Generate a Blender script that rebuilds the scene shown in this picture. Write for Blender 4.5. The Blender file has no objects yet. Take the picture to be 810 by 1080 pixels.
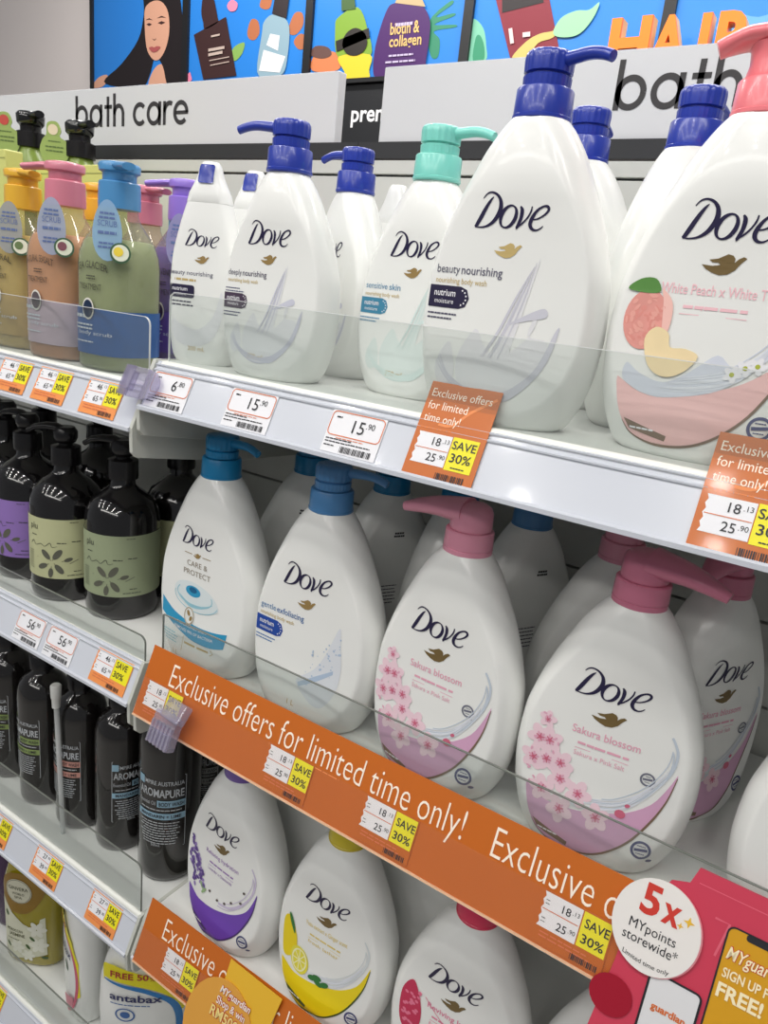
import bpy, bmesh, math, random
from math import sin, cos, pi, radians as RAD
from mathutils import Vector, Matrix, Euler
from mathutils.geometry import tessellate_polygon
random.seed(7)
SC = bpy.context.scene
COL = SC.collection

# ------------------------------------------------------------------ camera
CAM = Vector((0.0, -0.5, 1.5))
F_PX = 789.48
RIGHT = Vector((0.8269494, 0.552511, 0.10433734))
DOWN = Vector((0.24115368, -0.18087992, -0.9534817))
FWD = Vector((-0.5079366, 0.81364246, -0.2828186))
cd = bpy.data.cameras.new('camera')
cam = bpy.data.objects.new('camera', cd)
COL.objects.link(cam)
cam.matrix_world = Matrix(((RIGHT.x, -DOWN.x, -FWD.x, CAM.x), (RIGHT.y, -DOWN.y, -FWD.y, CAM.y),
                           (RIGHT.z, -DOWN.z, -FWD.z, CAM.z), (0, 0, 0, 1)))
cd.sensor_fit = 'HORIZONTAL'
cd.sensor_width = 36
cd.lens = F_PX / 810 * 36
cd.clip_start = 0.01
SC.camera = cam

# ------------------------------------------------------------------ light
w = bpy.data.worlds.new('store_ambient')
SC.world = w
w.use_nodes = True
w.node_tree.nodes['Background'].inputs[0].default_value = (0.93, 0.96, 1.0, 1)
w.node_tree.nodes['Background'].inputs[1].default_value = 0.21
def area(name, loc, sx, sy, power, rot=(0, 0, 0), col=(1, 0.97, 0.93)):
    l = bpy.data.lights.new(name, 'AREA')
    l.shape = 'RECTANGLE'; l.size = sx; l.size_y = sy; l.energy = power; l.color = col
    o = bpy.data.objects.new(name, l); COL.objects.link(o)
    o.location = loc; o.rotation_euler = rot
    return o
# two long ceiling light lines over the aisle and a grid of small downlights between them
area('ceiling_light_line', (-0.6, -0.62, 2.75), 3.2, 0.16, 20.5, (RAD(8), 0, 0))
area('ceiling_light_line', (-0.6, -2.4, 2.75), 3.2, 0.16, 17.5, (RAD(30), 0, 0))
for i in range(5):
    for j in range(4):
        area('ceiling_downlight', (-2.6 + i * 0.75, -1.9 + j * 0.34, 2.78), 0.05, 0.05, 1.3, (RAD(12), 0, 0))
area('ceiling_light_line', (-0.8, 0.85, 2.85), 3.2, 0.16, 46, (RAD(15), 0, 0))
SC.view_settings.view_transform = 'Standard'
SC.view_settings.look = 'None'
SC.view_settings.gamma = 1
SC.view_settings.use_curve_mapping = False
SC.view_settings.exposure = 0.0

# ------------------------------------------------------------------ materials
def lin(c):
    return tuple(((v / 255) / 12.92 if v / 255 <= 0.04045 else ((v / 255 + 0.055) / 1.055) ** 2.4) for v in c)
MATS = {}
def mat(name, rgb, rough=0.5, metal=0.0, coat=0.0, noise=0.0, nscale=40, bump=0.0, spec=0.5, sss=0.0):
    if name in MATS: return MATS[name]
    m = bpy.data.materials.new(name); m.use_nodes = True
    nt = m.node_tree; b = nt.nodes['Principled BSDF']
    c = (*lin(rgb), 1)
    b.inputs['Base Color'].default_value = c
    b.inputs['Roughness'].default_value = rough
    b.inputs['Metallic'].default_value = metal
    b.inputs['Coat Weight'].default_value = coat
    b.inputs['Coat Roughness'].default_value = 0.08
    b.inputs['Specular IOR Level'].default_value = spec
    if sss:
        b.inputs['Subsurface Weight'].default_value = sss
        b.inputs['Subsurface Radius'].default_value = (0.01, 0.01, 0.01)
        b.inputs['Subsurface Scale'].default_value = 0.5
    if noise or bump:
        tc = nt.nodes.new('ShaderNodeTexCoord'); n = nt.nodes.new('ShaderNodeTexNoise')
        n.inputs['Scale'].default_value = nscale; n.inputs['Detail'].default_value = 4
        nt.links.new(tc.outputs['Object'], n.inputs['Vector'])
        if noise:
            r = nt.nodes.new('ShaderNodeMix'); r.data_type = 'RGBA'
            k = 1 - noise
            r.inputs[6].default_value = (c[0] * k, c[1] * k, c[2] * k, 1)
            r.inputs[7].default_value = (min(1, c[0] * (1 + noise)), min(1, c[1] * (1 + noise)), min(1, c[2] * (1 + noise)), 1)
            nt.links.new(n.outputs['Fac'], r.inputs[0]); nt.links.new(r.outputs[2], b.inputs['Base Color'])
        if bump:
            bp = nt.nodes.new('ShaderNodeBump'); bp.inputs['Strength'].default_value = bump
            bp.inputs['Distance'].default_value = 0.002
            nt.links.new(n.outputs['Fac'], bp.inputs['Height']); nt.links.new(bp.outputs['Normal'], b.inputs['Normal'])
    MATS[name] = m
    return m
def clear(name, tint=(250, 252, 252), alpha=0.0, refl_rough=0.05, ior=1.45):
    """thin clear plastic: fresnel gloss over a tinted see-through film, 'alpha' adds a milky share"""
    if name in MATS: return MATS[name]
    m = bpy.data.materials.new(name); m.use_nodes = True
    nt = m.node_tree; nt.nodes.clear()
    out = nt.nodes.new('ShaderNodeOutputMaterial')
    tr = nt.nodes.new('ShaderNodeBsdfTransparent'); tr.inputs[0].default_value = (*lin(tint), 1)
    df = nt.nodes.new('ShaderNodeBsdfDiffuse'); df.inputs[0].default_value = (*lin(tint), 1)
    gl = nt.nodes.new('ShaderNodeBsdfGlossy'); gl.inputs['Roughness'].default_value = refl_rough
    fr = nt.nodes.new('ShaderNodeFresnel'); fr.inputs['IOR'].default_value = ior
    m1 = nt.nodes.new('ShaderNodeMixShader'); m1.inputs[0].default_value = alpha
    m2 = nt.nodes.new('ShaderNodeMixShader')
    nt.links.new(tr.outputs[0], m1.inputs[1]); nt.links.new(df.outputs[0], m1.inputs[2])
    ge = nt.nodes.new('ShaderNodeNewGeometry'); mr = nt.nodes.new('ShaderNodeMapRange')   # same film seen from either side
    mr.inputs['To Min'].default_value = ior; mr.inputs['To Max'].default_value = 1 / ior
    nt.links.new(ge.outputs['Backfacing'], mr.inputs['Value']); nt.links.new(mr.outputs['Result'], fr.inputs['IOR'])
    nt.links.new(fr.outputs[0], m2.inputs[0]); nt.links.new(m1.outputs[0], m2.inputs[1]); nt.links.new(gl.outputs[0], m2.inputs[2])
    nt.links.new(m2.outputs[0], out.inputs[0])
    MATS[name] = m
    return m
WHITE = mat('white_pearl_plastic', (238, 239, 236), 0.3, coat=0.25)
SHELF = mat('white_painted_steel', (226, 227, 224), 0.42, noise=0.03, nscale=9)
RAIL = mat('ticket_rail_plastic', (206, 210, 219), 0.22, coat=0.3)
NOSE = mat('shelf_nosing_cream', (238, 239, 232), 0.35)
PANEL = mat('back_panel_grey_white', (206, 207, 202), 0.5, noise=0.03, nscale=6)
DARK = mat('dark_gap', (42, 43, 46), 0.6)
NAVY = mat('navy_ink', (30, 24, 62), 0.4)
GOLD = mat('gold_ink', (150, 124, 74), 0.45)
PALEGOLD = mat('pale_gold_ink', (196, 172, 112), 0.45)
INK = mat('black_ink', (34, 34, 40), 0.5)
PAPER = mat('white_paper', (236, 236, 240), 0.55)
ORANGE = mat('orange_card', (198, 102, 22), 0.42, coat=0.25, noise=0.03, nscale=14)
ORLITE = mat('orange_print_light', (240, 150, 82), 0.45)
ORLINE = mat('orange_outline', (216, 120, 78), 0.5)
YELLOW = mat('yellow_print', (240, 230, 30), 0.5)
CREAM = mat('cream_lettering', (255, 240, 222), 0.5)
PLBLACK = mat('black_glossy_plastic', (16, 14, 15), 0.12, coat=0.6)
PUMPBLACK = mat('black_pump_plastic', (22, 20, 22), 0.25)
ACRYL = clear('clear_acrylic', (246, 248, 247), 0.03)
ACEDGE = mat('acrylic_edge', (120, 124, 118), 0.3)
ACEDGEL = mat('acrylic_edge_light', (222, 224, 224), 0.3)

# ------------------------------------------------------------------ geometry helpers
class MB:
    def __init__(s): s.v = []; s.f = []
    def add(s, vs, fs):
        o = len(s.v); s.v += [tuple(p) for p in vs]; s.f += [tuple(i + o for i in f) for f in fs]; return s
    def box(s, x0, x1, y0, y1, z0, z1, M=None):
        vs = [Vector(p) for p in ((x0, y0, z0), (x1, y0, z0), (x1, y1, z0), (x0, y1, z0), (x0, y0, z1), (x1, y0, z1), (x1, y1, z1), (x0, y1, z1))]
        if M: vs = [M @ v for v in vs]
        return s.add(vs, [(0, 3, 2, 1), (4, 5, 6, 7), (0, 1, 5, 4), (1, 2, 6, 5), (2, 3, 7, 6), (3, 0, 4, 7)])
    def prism(s, pts, fn0, fn1):
        """closed outline pts (2d) between two mapping functions"""
        n = len(pts); vs = [fn0(*p) for p in pts] + [fn1(*p) for p in pts]
        fs = [(i, (i + 1) % n, n + (i + 1) % n, n + i) for i in range(n)]
        t = tessellate_polygon([[Vector((p[0], p[1], 0)) for p in pts]])
        fs += [tuple(q) for q in t] + [tuple(n + i for i in reversed(q)) for q in t]
        return s.add(vs, fs)
    def extrude_x(s, prof, x0, x1):
        """profile of (y,z) swept along x"""
        return s.prism(prof, lambda y, z: (x0, y, z), lambda y, z: (x1, y, z))
    def rings(s, rings, close=True):
        n = len(rings[0]); vs = [p for r in rings for p in r]; fs = []
        for i in range(len(rings) - 1):
            for j in range(n):
                k = (j + 1) % n
                fs.append((i * n + j, i * n + k, (i + 1) * n + k, (i + 1) * n + j))
        if close:
            fs.append(tuple(reversed(range(n)))); m = (len(rings) - 1) * n; fs.append(tuple(range(m, m + n)))
        return s.add(vs, fs)
    def lathe(s, prof, seg=32, c=(0, 0), flute=0, fd=0.0):
        """profile (r,z); flute ribs on request"""
        rs = []
        for r, z in prof:
            ring = []
            for k in range(seg):
                a = 2 * pi * k / seg
                rr = r * (1 + (fd * cos(flute * a) if flute else 0))
                ring.append((c[0] + rr * cos(a), c[1] + rr * sin(a), z))
            rs.append(ring)
        return s.rings(rs)
    def loft(s, rows, seg=48, n=2.0):
        """rows of (z, halfwidth, halfdepth)"""
        rs = []
        for z, a, b in rows:
            ring = []
            for k in range(seg):
                t = 2 * pi * k / seg; ct, st = cos(t), sin(t)
                ring.append((a * math.copysign(abs(ct) ** (2 / n), ct), b * math.copysign(abs(st) ** (2 / n), st), z))
            rs.append(ring)
        return s.rings(rs)
    def tube(s, path, rad, seg=14, sq=(1, 1)):
        """sweep of an ellipse: rad list of r or (rh, rv)"""
        P = [Vector(p) for p in path]; rs = []
        for i, p in enumerate(P):
            t = (P[min(i + 1, len(P) - 1)] - P[max(i - 1, 0)]).normalized()
            up = Vector((0, 0, 1))
            if abs(t.z) > 0.9: up = Vector((1, 0, 0))
            sd = t.cross(up).normalized(); u2 = sd.cross(t).normalized()
            r = rad[i] if isinstance(rad, (list, tuple)) else rad
            rh, rv = r if isinstance(r, (list, tuple)) else (r, r)
            rs.append([tuple(p + sd * rh * cos(2 * pi * k / seg) + u2 * rv * sin(2 * pi * k / seg)) for k in range(seg)])
        return s.rings(rs)
    def build(s, name, m, parent=None, smooth=False, bevel=0.0):
        me = bpy.data.meshes.new(name); me.from_pydata(s.v, [], s.f)
        bm = bmesh.new(); bm.from_mesh(me)
        bmesh.ops.recalc_face_normals(bm, faces=bm.faces); bm.to_mesh(me); bm.free()
        o = bpy.data.objects.new(name, me); COL.objects.link(o)
        me.materials.append(m)
        if smooth:
            me.polygons.foreach_set('use_smooth', [True] * len(me.polygons))
            try: me.set_sharp_from_angle(angle=RAD(38 if smooth is True else smooth))
            except Exception: pass
        if bevel:
            md = o.modifiers.new('bevel', 'BEVEL'); md.width = bevel; md.segments = 2; md.limit_method = 'ANGLE'
        if parent: o.parent = parent
        return o
def tag(o, label=None, cat=None, group=None, kind=None):
    if label: o['label'] = label
    if cat: o['category'] = cat
    if group: o['group'] = group
    if kind: o['kind'] = kind
    return o
def thing(name, label, cat, loc=(0, 0, 0), rz=0.0, s=1.0, group=None):
    o = bpy.data.objects.new(name, None); COL.objects.link(o)
    o.empty_display_size = 0.02
    o.location = loc; o.rotation_euler = (0, 0, rz); o.scale = (s, s, s)
    return tag(o, label, cat, group)
KIDS = {}
def kids(o): return [c for c in bpy.data.objects if c.parent == o]
def dup(o, parent=None):
    c = o.copy(); COL.objects.link(c)
    if parent is not None: c.parent = parent
    for ch in kids(o): dup(ch, c)
    return c
def place(src, label, loc, rz=0.0, s=1.0, group=None):
    r = dup(src); r.location = loc; r.rotation_euler = (0, 0, rz); r.scale = (s, s, s)
    r['label'] = label
    if group: r['group'] = group
    return r
def at(px, py, Y):
    """the point of the plane y = Y seen at a pixel of the photograph"""
    d = RIGHT * ((px - 405) / F_PX) + DOWN * ((py - 540) / F_PX) + FWD
    return CAM + d * ((Y - CAM.y) / d.y)

# ------------------------------------------------------------------ flat prints laid on surfaces
_TX = {}
def text_mesh(s, bold=0.0):
    k = (s, bold)
    if k not in _TX:
        cu = bpy.data.curves.new('lettering', 'FONT'); cu.body = s; cu.size = 1; cu.resolution_u = 3; cu.offset = bold
        ob = bpy.data.objects.new('lettering', cu)
        me = bpy.data.meshes.new_from_object(ob)
        _TX[k] = ([(v.co.x, v.co.y) for v in me.vertices], [tuple(p.vertices) for p in me.polygons])
        bpy.data.meshes.remove(me); bpy.data.objects.remove(ob); bpy.data.curves.remove(cu)
    return _TX[k]
def crom(pts, n=6):
    """catmull-rom through the points"""
    out = []
    for i in range(len(pts) - 1):
        p0, p1, p2, p3 = pts[max(i - 1, 0)], pts[i], pts[i + 1], pts[min(i + 2, len(pts) - 1)]
        for k in range(n):
            t = k / n
            out.append(tuple(0.5 * (2 * b + (c - a) * t + (2 * a - 5 * b + 4 * c - d) * t * t + (3 * b - a - 3 * c + d) * t ** 3)
                             for a, b, c, d in zip(p0, p1, p2, p3)))
    out.append(tuple(pts[-1]))
    return out
def ccrom(pts, n=5):
    """closed smooth outline"""
    m = len(pts); out = []
    for i in range(m):
        p0, p1, p2, p3 = pts[i - 1], pts[i], pts[(i + 1) % m], pts[(i + 2) % m]
        for k in range(n):
            t = k / n
            out.append(tuple(0.5 * (2 * b + (c - a) * t + (2 * a - 5 * b + 4 * c - d) * t * t + (3 * b - a - 3 * c + d) * t ** 3)
                             for a, b, c, d in zip(p0, p1, p2, p3)))
    return out
class D2:
    def __init__(s): s.v = []; s.f = []
    def raw(s, vs, fs):
        o = len(s.v); s.v += [tuple(p) for p in vs]; s.f += [tuple(i + o for i in f) for f in fs]; return s
    def poly(s, pts):
        t = tessellate_polygon([[Vector((p[0], p[1], 0)) for p in pts]])
        return s.raw(pts, [tuple(q) for q in t])
    def rect(s, x0, x1, z0, z1, nx=1, nz=1):
        vs = [(x0 + (x1 - x0) * i / nx, z0 + (z1 - z0) * j / nz) for j in range(nz + 1) for i in range(nx + 1)]
        return s.raw(vs, [(j * (nx + 1) + i, j * (nx + 1) + i + 1, (j + 1) * (nx + 1) + i + 1, (j + 1) * (nx + 1) + i) for j in range(nz) for i in range(nx)])
    def rrect(s, x0, x1, z0, z1, r, n=5):
        p = []
        for cx, cz, a in ((x1 - r, z1 - r, 0), (x0 + r, z1 - r, 90), (x0 + r, z0 + r, 180), (x1 - r, z0 + r, 270)):
            p += [(cx + r * cos(RAD(a + 90 * k / n)), cz + r * sin(RAD(a + 90 * k / n))) for k in range(n + 1)]
        return s.poly(p)
    def rring(s, x0, x1, z0, z1, r, t, n=5):
        p = []
        for cx, cz, a in ((x1 - r, z1 - r, 0), (x0 + r, z1 - r, 90), (x0 + r, z0 + r, 180), (x1 - r, z0 + r, 270)):
            p += [(cx + r * cos(RAD(a + 90 * k / n)), cz + r * sin(RAD(a + 90 * k / n))) for k in range(n + 1)]
        return s.stroke(p + [p[0]], t)
    def ell(s, cx, cz, rx, rz=None, n=24, rot=0.0):
        rz = rz or rx
        return s.poly([(cx + rx * cos(2 * pi * k / n) * cos(rot) - rz * sin(2 * pi * k / n) * sin(rot),
                        cz + rx * cos(2 * pi * k / n) * sin(rot) + rz * sin(2 * pi * k / n) * cos(rot)) for k in range(n)])
    def ring(s, cx, cz, r, t, n=28, a0=0, a1=360, rz=None):
        rz = rz or r
        return s.stroke([(cx + r * cos(RAD(a0 + (a1 - a0) * k / n)), cz + rz * sin(RAD(a0 + (a1 - a0) * k / n))) for k in range(n + 1)], t)
    def stroke(s, pts, wid):
        """ribbon of width wid (number or list)"""
        vs = []; n = len(pts)
        for i, p in enumerate(pts):
            a, b = pts[max(i - 1, 0)], pts[min(i + 1, n - 1)]
            dx, dz = b[0] - a[0], b[1] - a[1]; L = math.hypot(dx, dz) or 1
            wv = (wid[i] if isinstance(wid, (list, tuple)) else wid) / 2
            vs += [(p[0] - dz / L * wv, p[1] + dx / L * wv), (p[0] + dz / L * wv, p[1] - dx / L * wv)]
        return s.raw(vs, [(2 * i, 2 * i + 1, 2 * i + 3, 2 * i + 2) for i in range(n - 1)])
    def pen(s, pts, n=6):
        """smooth stroke through (x,z,width)"""
        q = crom(pts, n)
        return s.stroke([(a, b) for a, b, c in q], [c for a, b, c in q])
    def text(s, t, cx, z, w=None, h=None, bold=0.0, align='C', shear=0.0, arc=0.0):
        """w: total width, h: capital height"""
        vs, fs = text_mesh(t, bold)
        if not vs: return s
        x0 = min(v[0] for v in vs); x1 = max(v[0] for v in vs); W = x1 - x0
        kx = (w / W) if w else h / 0.7
        kz = (h / 0.7) if h else kx
        if not w: kx = kz
        ox = {'C': cx - W * kx / 2, 'L': cx, 'R': cx - W * kx}[align]
        out = []
        for a, b in vs:
            X = ox + (a - x0) * kx + shear * b * kz; Z = z + b * kz
            if arc: Z -= arc * (X - cx) ** 2
            out.append((X, Z))
        return s.raw(out, fs)
    def lines(s, cx, z, w, t, n=1, gap=0.003, words=5, align='C', seed=0):
        """small print too fine to read: broken hairlines"""
        rnd = random.Random(seed + int(w * 1e5))
        for i in range(n):
            ww = w * rnd.uniform(0.75, 1.0)
            x = cx - ww / 2 if align == 'C' else cx
            xe = x + ww
            while x < xe:
                l = min(ww / words * rnd.uniform(0.6, 1.2), xe - x)
                s.rect(x, x + l * 0.86, z - i * gap, z - i * gap + t); x += l
        return s
    def bars(s, x0, x1, z0, z1, n=16, seed=1):
        rnd = random.Random(seed); x = x0; st = (x1 - x0) / n
        for i in range(n):
            s.rect(x, x + st * rnd.uniform(0.25, 0.8), z0, z1); x += st
        return s
    def build(s, name, m, parent, surf, off=0.0004, maxlen=None, label=None):
        bm = bmesh.new(); vs = [bm.verts.new((p[0], 0, p[1])) for p in s.v]
        for f in s.f:
            if len(set(f)) < 3: continue
            try: bm.faces.new([vs[i] for i in f])
            except ValueError: pass
        if maxlen:
            for _ in range(6):
                es = [e for e in bm.edges if e.calc_length() > maxlen]
                if not es: break
                bmesh.ops.subdivide_edges(bm, edges=es, cuts=1)
                bmesh.ops.triangulate(bm, faces=[f for f in bm.faces if len(f.verts) > 4])
        for v in bm.verts: v.co = Vector(surf(v.co.x, v.co.z, off))
        me = bpy.data.meshes.new(name); bm.to_mesh(me); bm.free()
        me.materials.append(m)
        o = bpy.data.objects.new(name, me); COL.objects.link(o)
        if parent: o.parent = parent
        if label: o['label'] = label
        return o
def plane_surf(x0, y0, z0, tilt=0.0):
    """u along x, v up a plane leaning back by tilt"""
    return lambda u, v, off: (x0 + u, y0 + v * sin(tilt) - off * cos(tilt), z0 + v * cos(tilt) + off * sin(tilt))
def cyl_surf(r): return lambda x, z, off: ((r + off) * sin(x / r), -(r + off) * cos(x / r), z)

# ------------------------------------------------------------------ setting
def room():
    m = mat('grey_wall_paint', (232, 223, 220), 0.7, noise=0.02, nscale=3)
    tag(MB().box(-6, 2.5, 1.54, 1.64, 0, 3.2).build('wall_back', m), kind='structure')
    fl = mat('pale_floor_tile', (170, 168, 164), 0.3, noise=0.05, nscale=4)
    tag(MB().box(-6, 2.5, -3, 1.64, -0.05, 0).build('floor', fl), kind='structure')
room()

# shelf levels: rail bottom z, deck z
TILT = math.atan2(.0225, .0465)
TB = math.atan2(.0305, .0755)
RL = math.hypot(.0225, .0465)
ZB = dict(C=1.361, E=1.0075, H=.6515, D=1.335, F=1.012, G=.644, L=.29)
ZD = dict(C=1.4072, E=1.0615, H=.706, D=1.381, F=1.0565, G=.692, L=.336)
XL, XR = -0.617, 0.56           # right hand bay
LXL, LXR = -1.86, -0.630        # left hand bay

def rail_surf(row, tilt=TILT, off0=0.0): return lambda u, v, off: (u, v * sin(tilt) - (off + off0) * cos(tilt), ZB[row] + v * cos(tilt) + (off + off0) * sin(tilt))

def shelf(row, x0, x1, label, bracket_end=None):
    zb, zd = ZB[row], ZD[row]
    t = thing('store_shelf', label, 'shelf', ((x0 + x1) / 2, 0.18, zb))
    ox = (x0 + x1) / 2
    def bl(mb, name, m, bevel=0.0, smooth=False):
        mb.v = [(a - ox, b - 0.18, c - zb) for a, b, c in mb.v]
        return mb.build(name, m, t, smooth, bevel)
    bl(MB().box(x0, x1, 0.0255, 0.336, zd - 0.022, zd), 'deck', SHELF, 0.001)
    top = zb + 0.0465
    # tilted ticket rail, hollow behind
    bl(MB().extrude_x([(0.0, zb), (0.0022, zb - 0.002), (0.006, zb - 0.0005), (0.0255, top - 0.004), (0.0225, top)], x0, x1), 'ticket_rail', RAIL)
    d = MB()
    for v in (0.0415, 0.0475):
        y, z = v * sin(TILT), zb + v * cos(TILT)
        d.extrude_x([(y - 0.0016, z - 0.0003), (y - 0.0016, z + 0.0011), (y + 0.0008, z + 0.0018), (y + 0.0008, z - 0.0008)], x0, x1)
    y, z = 0.0, zb
    d.extrude_x([(-0.0035, zb - 0.0018), (-0.0035, zb + 0.0018), (-0.001, zb + 0.0032), (0.003, zb - 0.0022)], x0, x1)
    bl(d, 'rail_lip', RAIL)
    n = MB(); pr = [(0.0255 + 0.0045 * cos(RAD(a)) - 0.001, zd - 0.0045 + 0.0045 * sin(RAD(a)) + 0.001) for a in range(0, 360, 30)]
    n.extrude_x(pr, x0 + 0.008, x1)
    bl(n, 'nosing', NOSE, smooth=True)
    for xx, s in ((x0, 1), (x1, -1)):
        e = MB()
        a, b = (xx - 0.0035, xx + 0.0015) if s > 0 else (xx - 0.0015, xx + 0.0035)
        pts = [(0.006, zb - 0.030), (0.0, zb - 0.024), (-0.0005, zb - 0.016), (-0.001, zb + 0.002), (0.0195, top + 0.001), (0.026, zd + 0.0015), (0.033, zd + 0.001), (0.30, zd), (0.336, zd), (0.336, zb - 0.062), (0.30, zb - 0.060), (0.15, zb - 0.052)]
        e.extrude_x(pts, a, b)
        bl(e, 'end_bracket', mat('bracket_grey_paint', (196, 198, 190), 0.45), 0.0006)
    return t
shelf('C', XL, XR, 'long white shelf carrying the top row of white pump bottles on the right')
shelf('E', XL, XR, 'white shelf behind the long orange banner, middle of the right bay')
shelf('H', XL, XR, 'white shelf behind the lower orange banner, bottom of the right bay')
shelf('D', LXL, LXR, 'white shelf carrying the pastel scrub bottles, top of the left bay')
shelf('F', LXL, LXR, 'white shelf under the black bottles with paper labels, second of the left bay')
shelf('G', LXL, LXR, 'white shelf under the tall black body wash bottles, third of the left bay')
shelf('L', LXL, LXR, 'lowest white shelf at the bottom left under the yellow-green bottle')

def bay(x0, x1, label, seam):
    t = thing('shelving_unit', label, 'shelving unit', ((x0 + x1) / 2, 0.36, 0))
    ox = (x0 + x1) / 2
    def bl(mb, name, m, bevel=0.0, lab=None):
        mb.v = [(a - ox, b - 0.36, c) for a, b, c in mb.v]
        o = mb.build(name, m, t, False, bevel)
        if lab: o['label'] = lab
        return o
    zs = [0.0, 0.42, 0.74, 0.845, 1.115, 1.208, 1.465, 1.637, 1.656]
    for a, b in zip(zs[:-1], zs[1:]):
        bl(MB().box(x0 + 0.02, x1 - 0.02, 0.340, 0.352, a + 0.0016, b - 0.0016), 'back_panel', PANEL, 0.0006)
    bl(MB().box(x0 + 0.02, x1 - 0.02, 0.352, 0.358, 0, 1.64), 'slot_backing', DARK)
    for xx in (x0 + 0.006, x1 - 0.020): bl(MB().box(xx, xx + 0.014, 0.338, 0.372, 0, 1.66), 'upright', SHELF, 0.001)
    bl(MB().box(x0, x1, 0.342, 0.39, 1.657, 1.676), 'top_rail', DARK)
    bl(MB().box(x0 + 0.02, x1 - 0.02, 0.0, 0.34, 0, 0.10), 'plinth', SHELF)
bay(LXL - 0.012, -0.6245, 'left shelving bay with grey-white back panels behind the scrub bottles', None)
bay(-0.6235, XR + 0.01, 'right shelving bay with grey-white back panels behind the blue pump bottles', None)

# header signs, in a round lower-case face drawn with an even pen
def round_letter(d, ch, x, z, k):
    w = .19 * k; r = .405 * k; c = x + .5 * k; zc = z + .5 * k
    def V(xx, h, z0=0): d.rect(xx - w / 2, xx + w / 2, z + z0 * k, z + h * k)
    if ch == 'b': V(x + w / 2, 1.46); d.ring(c, zc, r, w, 32, rz=.42 * k); return x + 1.14 * k
    if ch == 'a': V(x + 1.0 * k - w / 2, 1.0); d.ring(c, zc, r, w, 32, rz=.42 * k); return x + 1.14 * k
    if ch == 't': V(x + .3 * k, 1.34); d.rect(x + .04 * k, x + .60 * k, z + .80 * k, z + .97 * k); return x + .70 * k
    if ch == 'h':
        V(x + w / 2, 1.46); V(x + .84 * k - w / 2, .56)
        d.ring(x + .42 * k, z + .54 * k, .325 * k, w, 20, 0, 180, .375 * k); return x + .96 * k
    if ch == 'c': d.ring(c, zc, r, w, 28, 44, 316, .42 * k); return x + 1.0 * k
    if ch == 'r': V(x + w / 2, 1.0); d.ring(x + .44 * k, z + .52 * k, .345 * k, w, 14, 62, 180, .40 * k); return x + .70 * k
    d.ring(c, zc, r, w, 30, 0, 318, .42 * k); d.rect(x + .14 * k, x + .98 * k, zc - .075 * k, zc + .075 * k); return x + 1.06 * k
def header(name, label, x0, x1, txt, tx0, tx1):
    t = thing(name, label, 'sign', ((x0 + x1) / 2, 0.36, 1.676))
    hw = (x1 - x0) / 2; m = mat('sign_board_white', (220, 221, 224), 0.25, coat=0.3)
    MB().box(-hw, hw, -0.012, 0.004, 0, 0.0855).build('board', m, t, False, 0.0015)
    k = (tx1 - tx0) / 7.97; x = tx0 - (x0 + x1) / 2
    for word in txt.split():
        d = D2()
        for ch in word: x = round_letter(d, ch, x, 0.0285, k)
        d.build('lettering', mat('sign_lettering_dark', (52, 50, 52), 0.5), t, plane_surf(0, -0.012, 0), 0.0006)
        x += .52 * k
    return t
a = at(80, 120, 0.348).x; b = at(193.5, 120, 0.348).x
header('header_sign', 'white header sign reading bath care over the pastel scrub bottles', -1.75, -0.668, 'bath care', a, b)
c0 = at(645, 120, 0.348).x
header('header_sign', 'white header sign reading bath care behind the blue pumps on the right', -0.598, 0.52, 'bath care', c0, c0 + (b - a) * 1.0)

# ------------------------------------------------------------------ posters and letters on the wall behind
YP = 1.50
def pp(pts, Y=YP): return [(at(x, y, Y).x, at(x, y, Y).z) for x, y in pts]
PBLUE = mat('poster_blue', (40, 126, 212), 0.35)
def poster(px0, px1, label, art):
    x0, x1 = at(px0, 60, YP).x, at(px1, 60, YP).x; zb, zt = 2.078, 2.50
    t = thing('wall_poster', label, 'poster', ((x0 + x1) / 2, YP + 0.02, zb))
    cx = (x0 + x1) / 2
    f = MB()
    for a, b, c, d in ((x0, x0 + 0.014, zb, zt), (x1 - 0.014, x1, zb, zt), (x0, x1, zb, zb + 0.012), (x0, x1, zt - 0.012, zt)):
        f.box(a - cx, b - cx, -0.030, 0.018, c - zb, d - zb)
    f.build('frame', mat('poster_frame_black', (22, 22, 24), 0.4), t)
    MB().box(x0 + 0.012 - cx, x1 - 0.012 - cx, -0.02, 0.016, 0.008, zt - zb - 0.008).build('print_panel', PBLUE, t)
    su = lambda u, v, off: (u - cx, -0.02 - off, v - zb)
    for i, (nm, m, polys) in enumerate(art):
        for p in polys:
            d = D2()
            if callable(p): p(d)
            else: d.poly(ccrom(pp(p), 4) if len(p) > 4 else pp(p))
            d.build(nm, m, t, su, 0.0008 + 0.0007 * i)
SKIN = mat('printed_skin', (214, 160, 134), 0.5); HAIR = mat('printed_black_hair', (30, 22, 24), 0.4)
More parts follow.
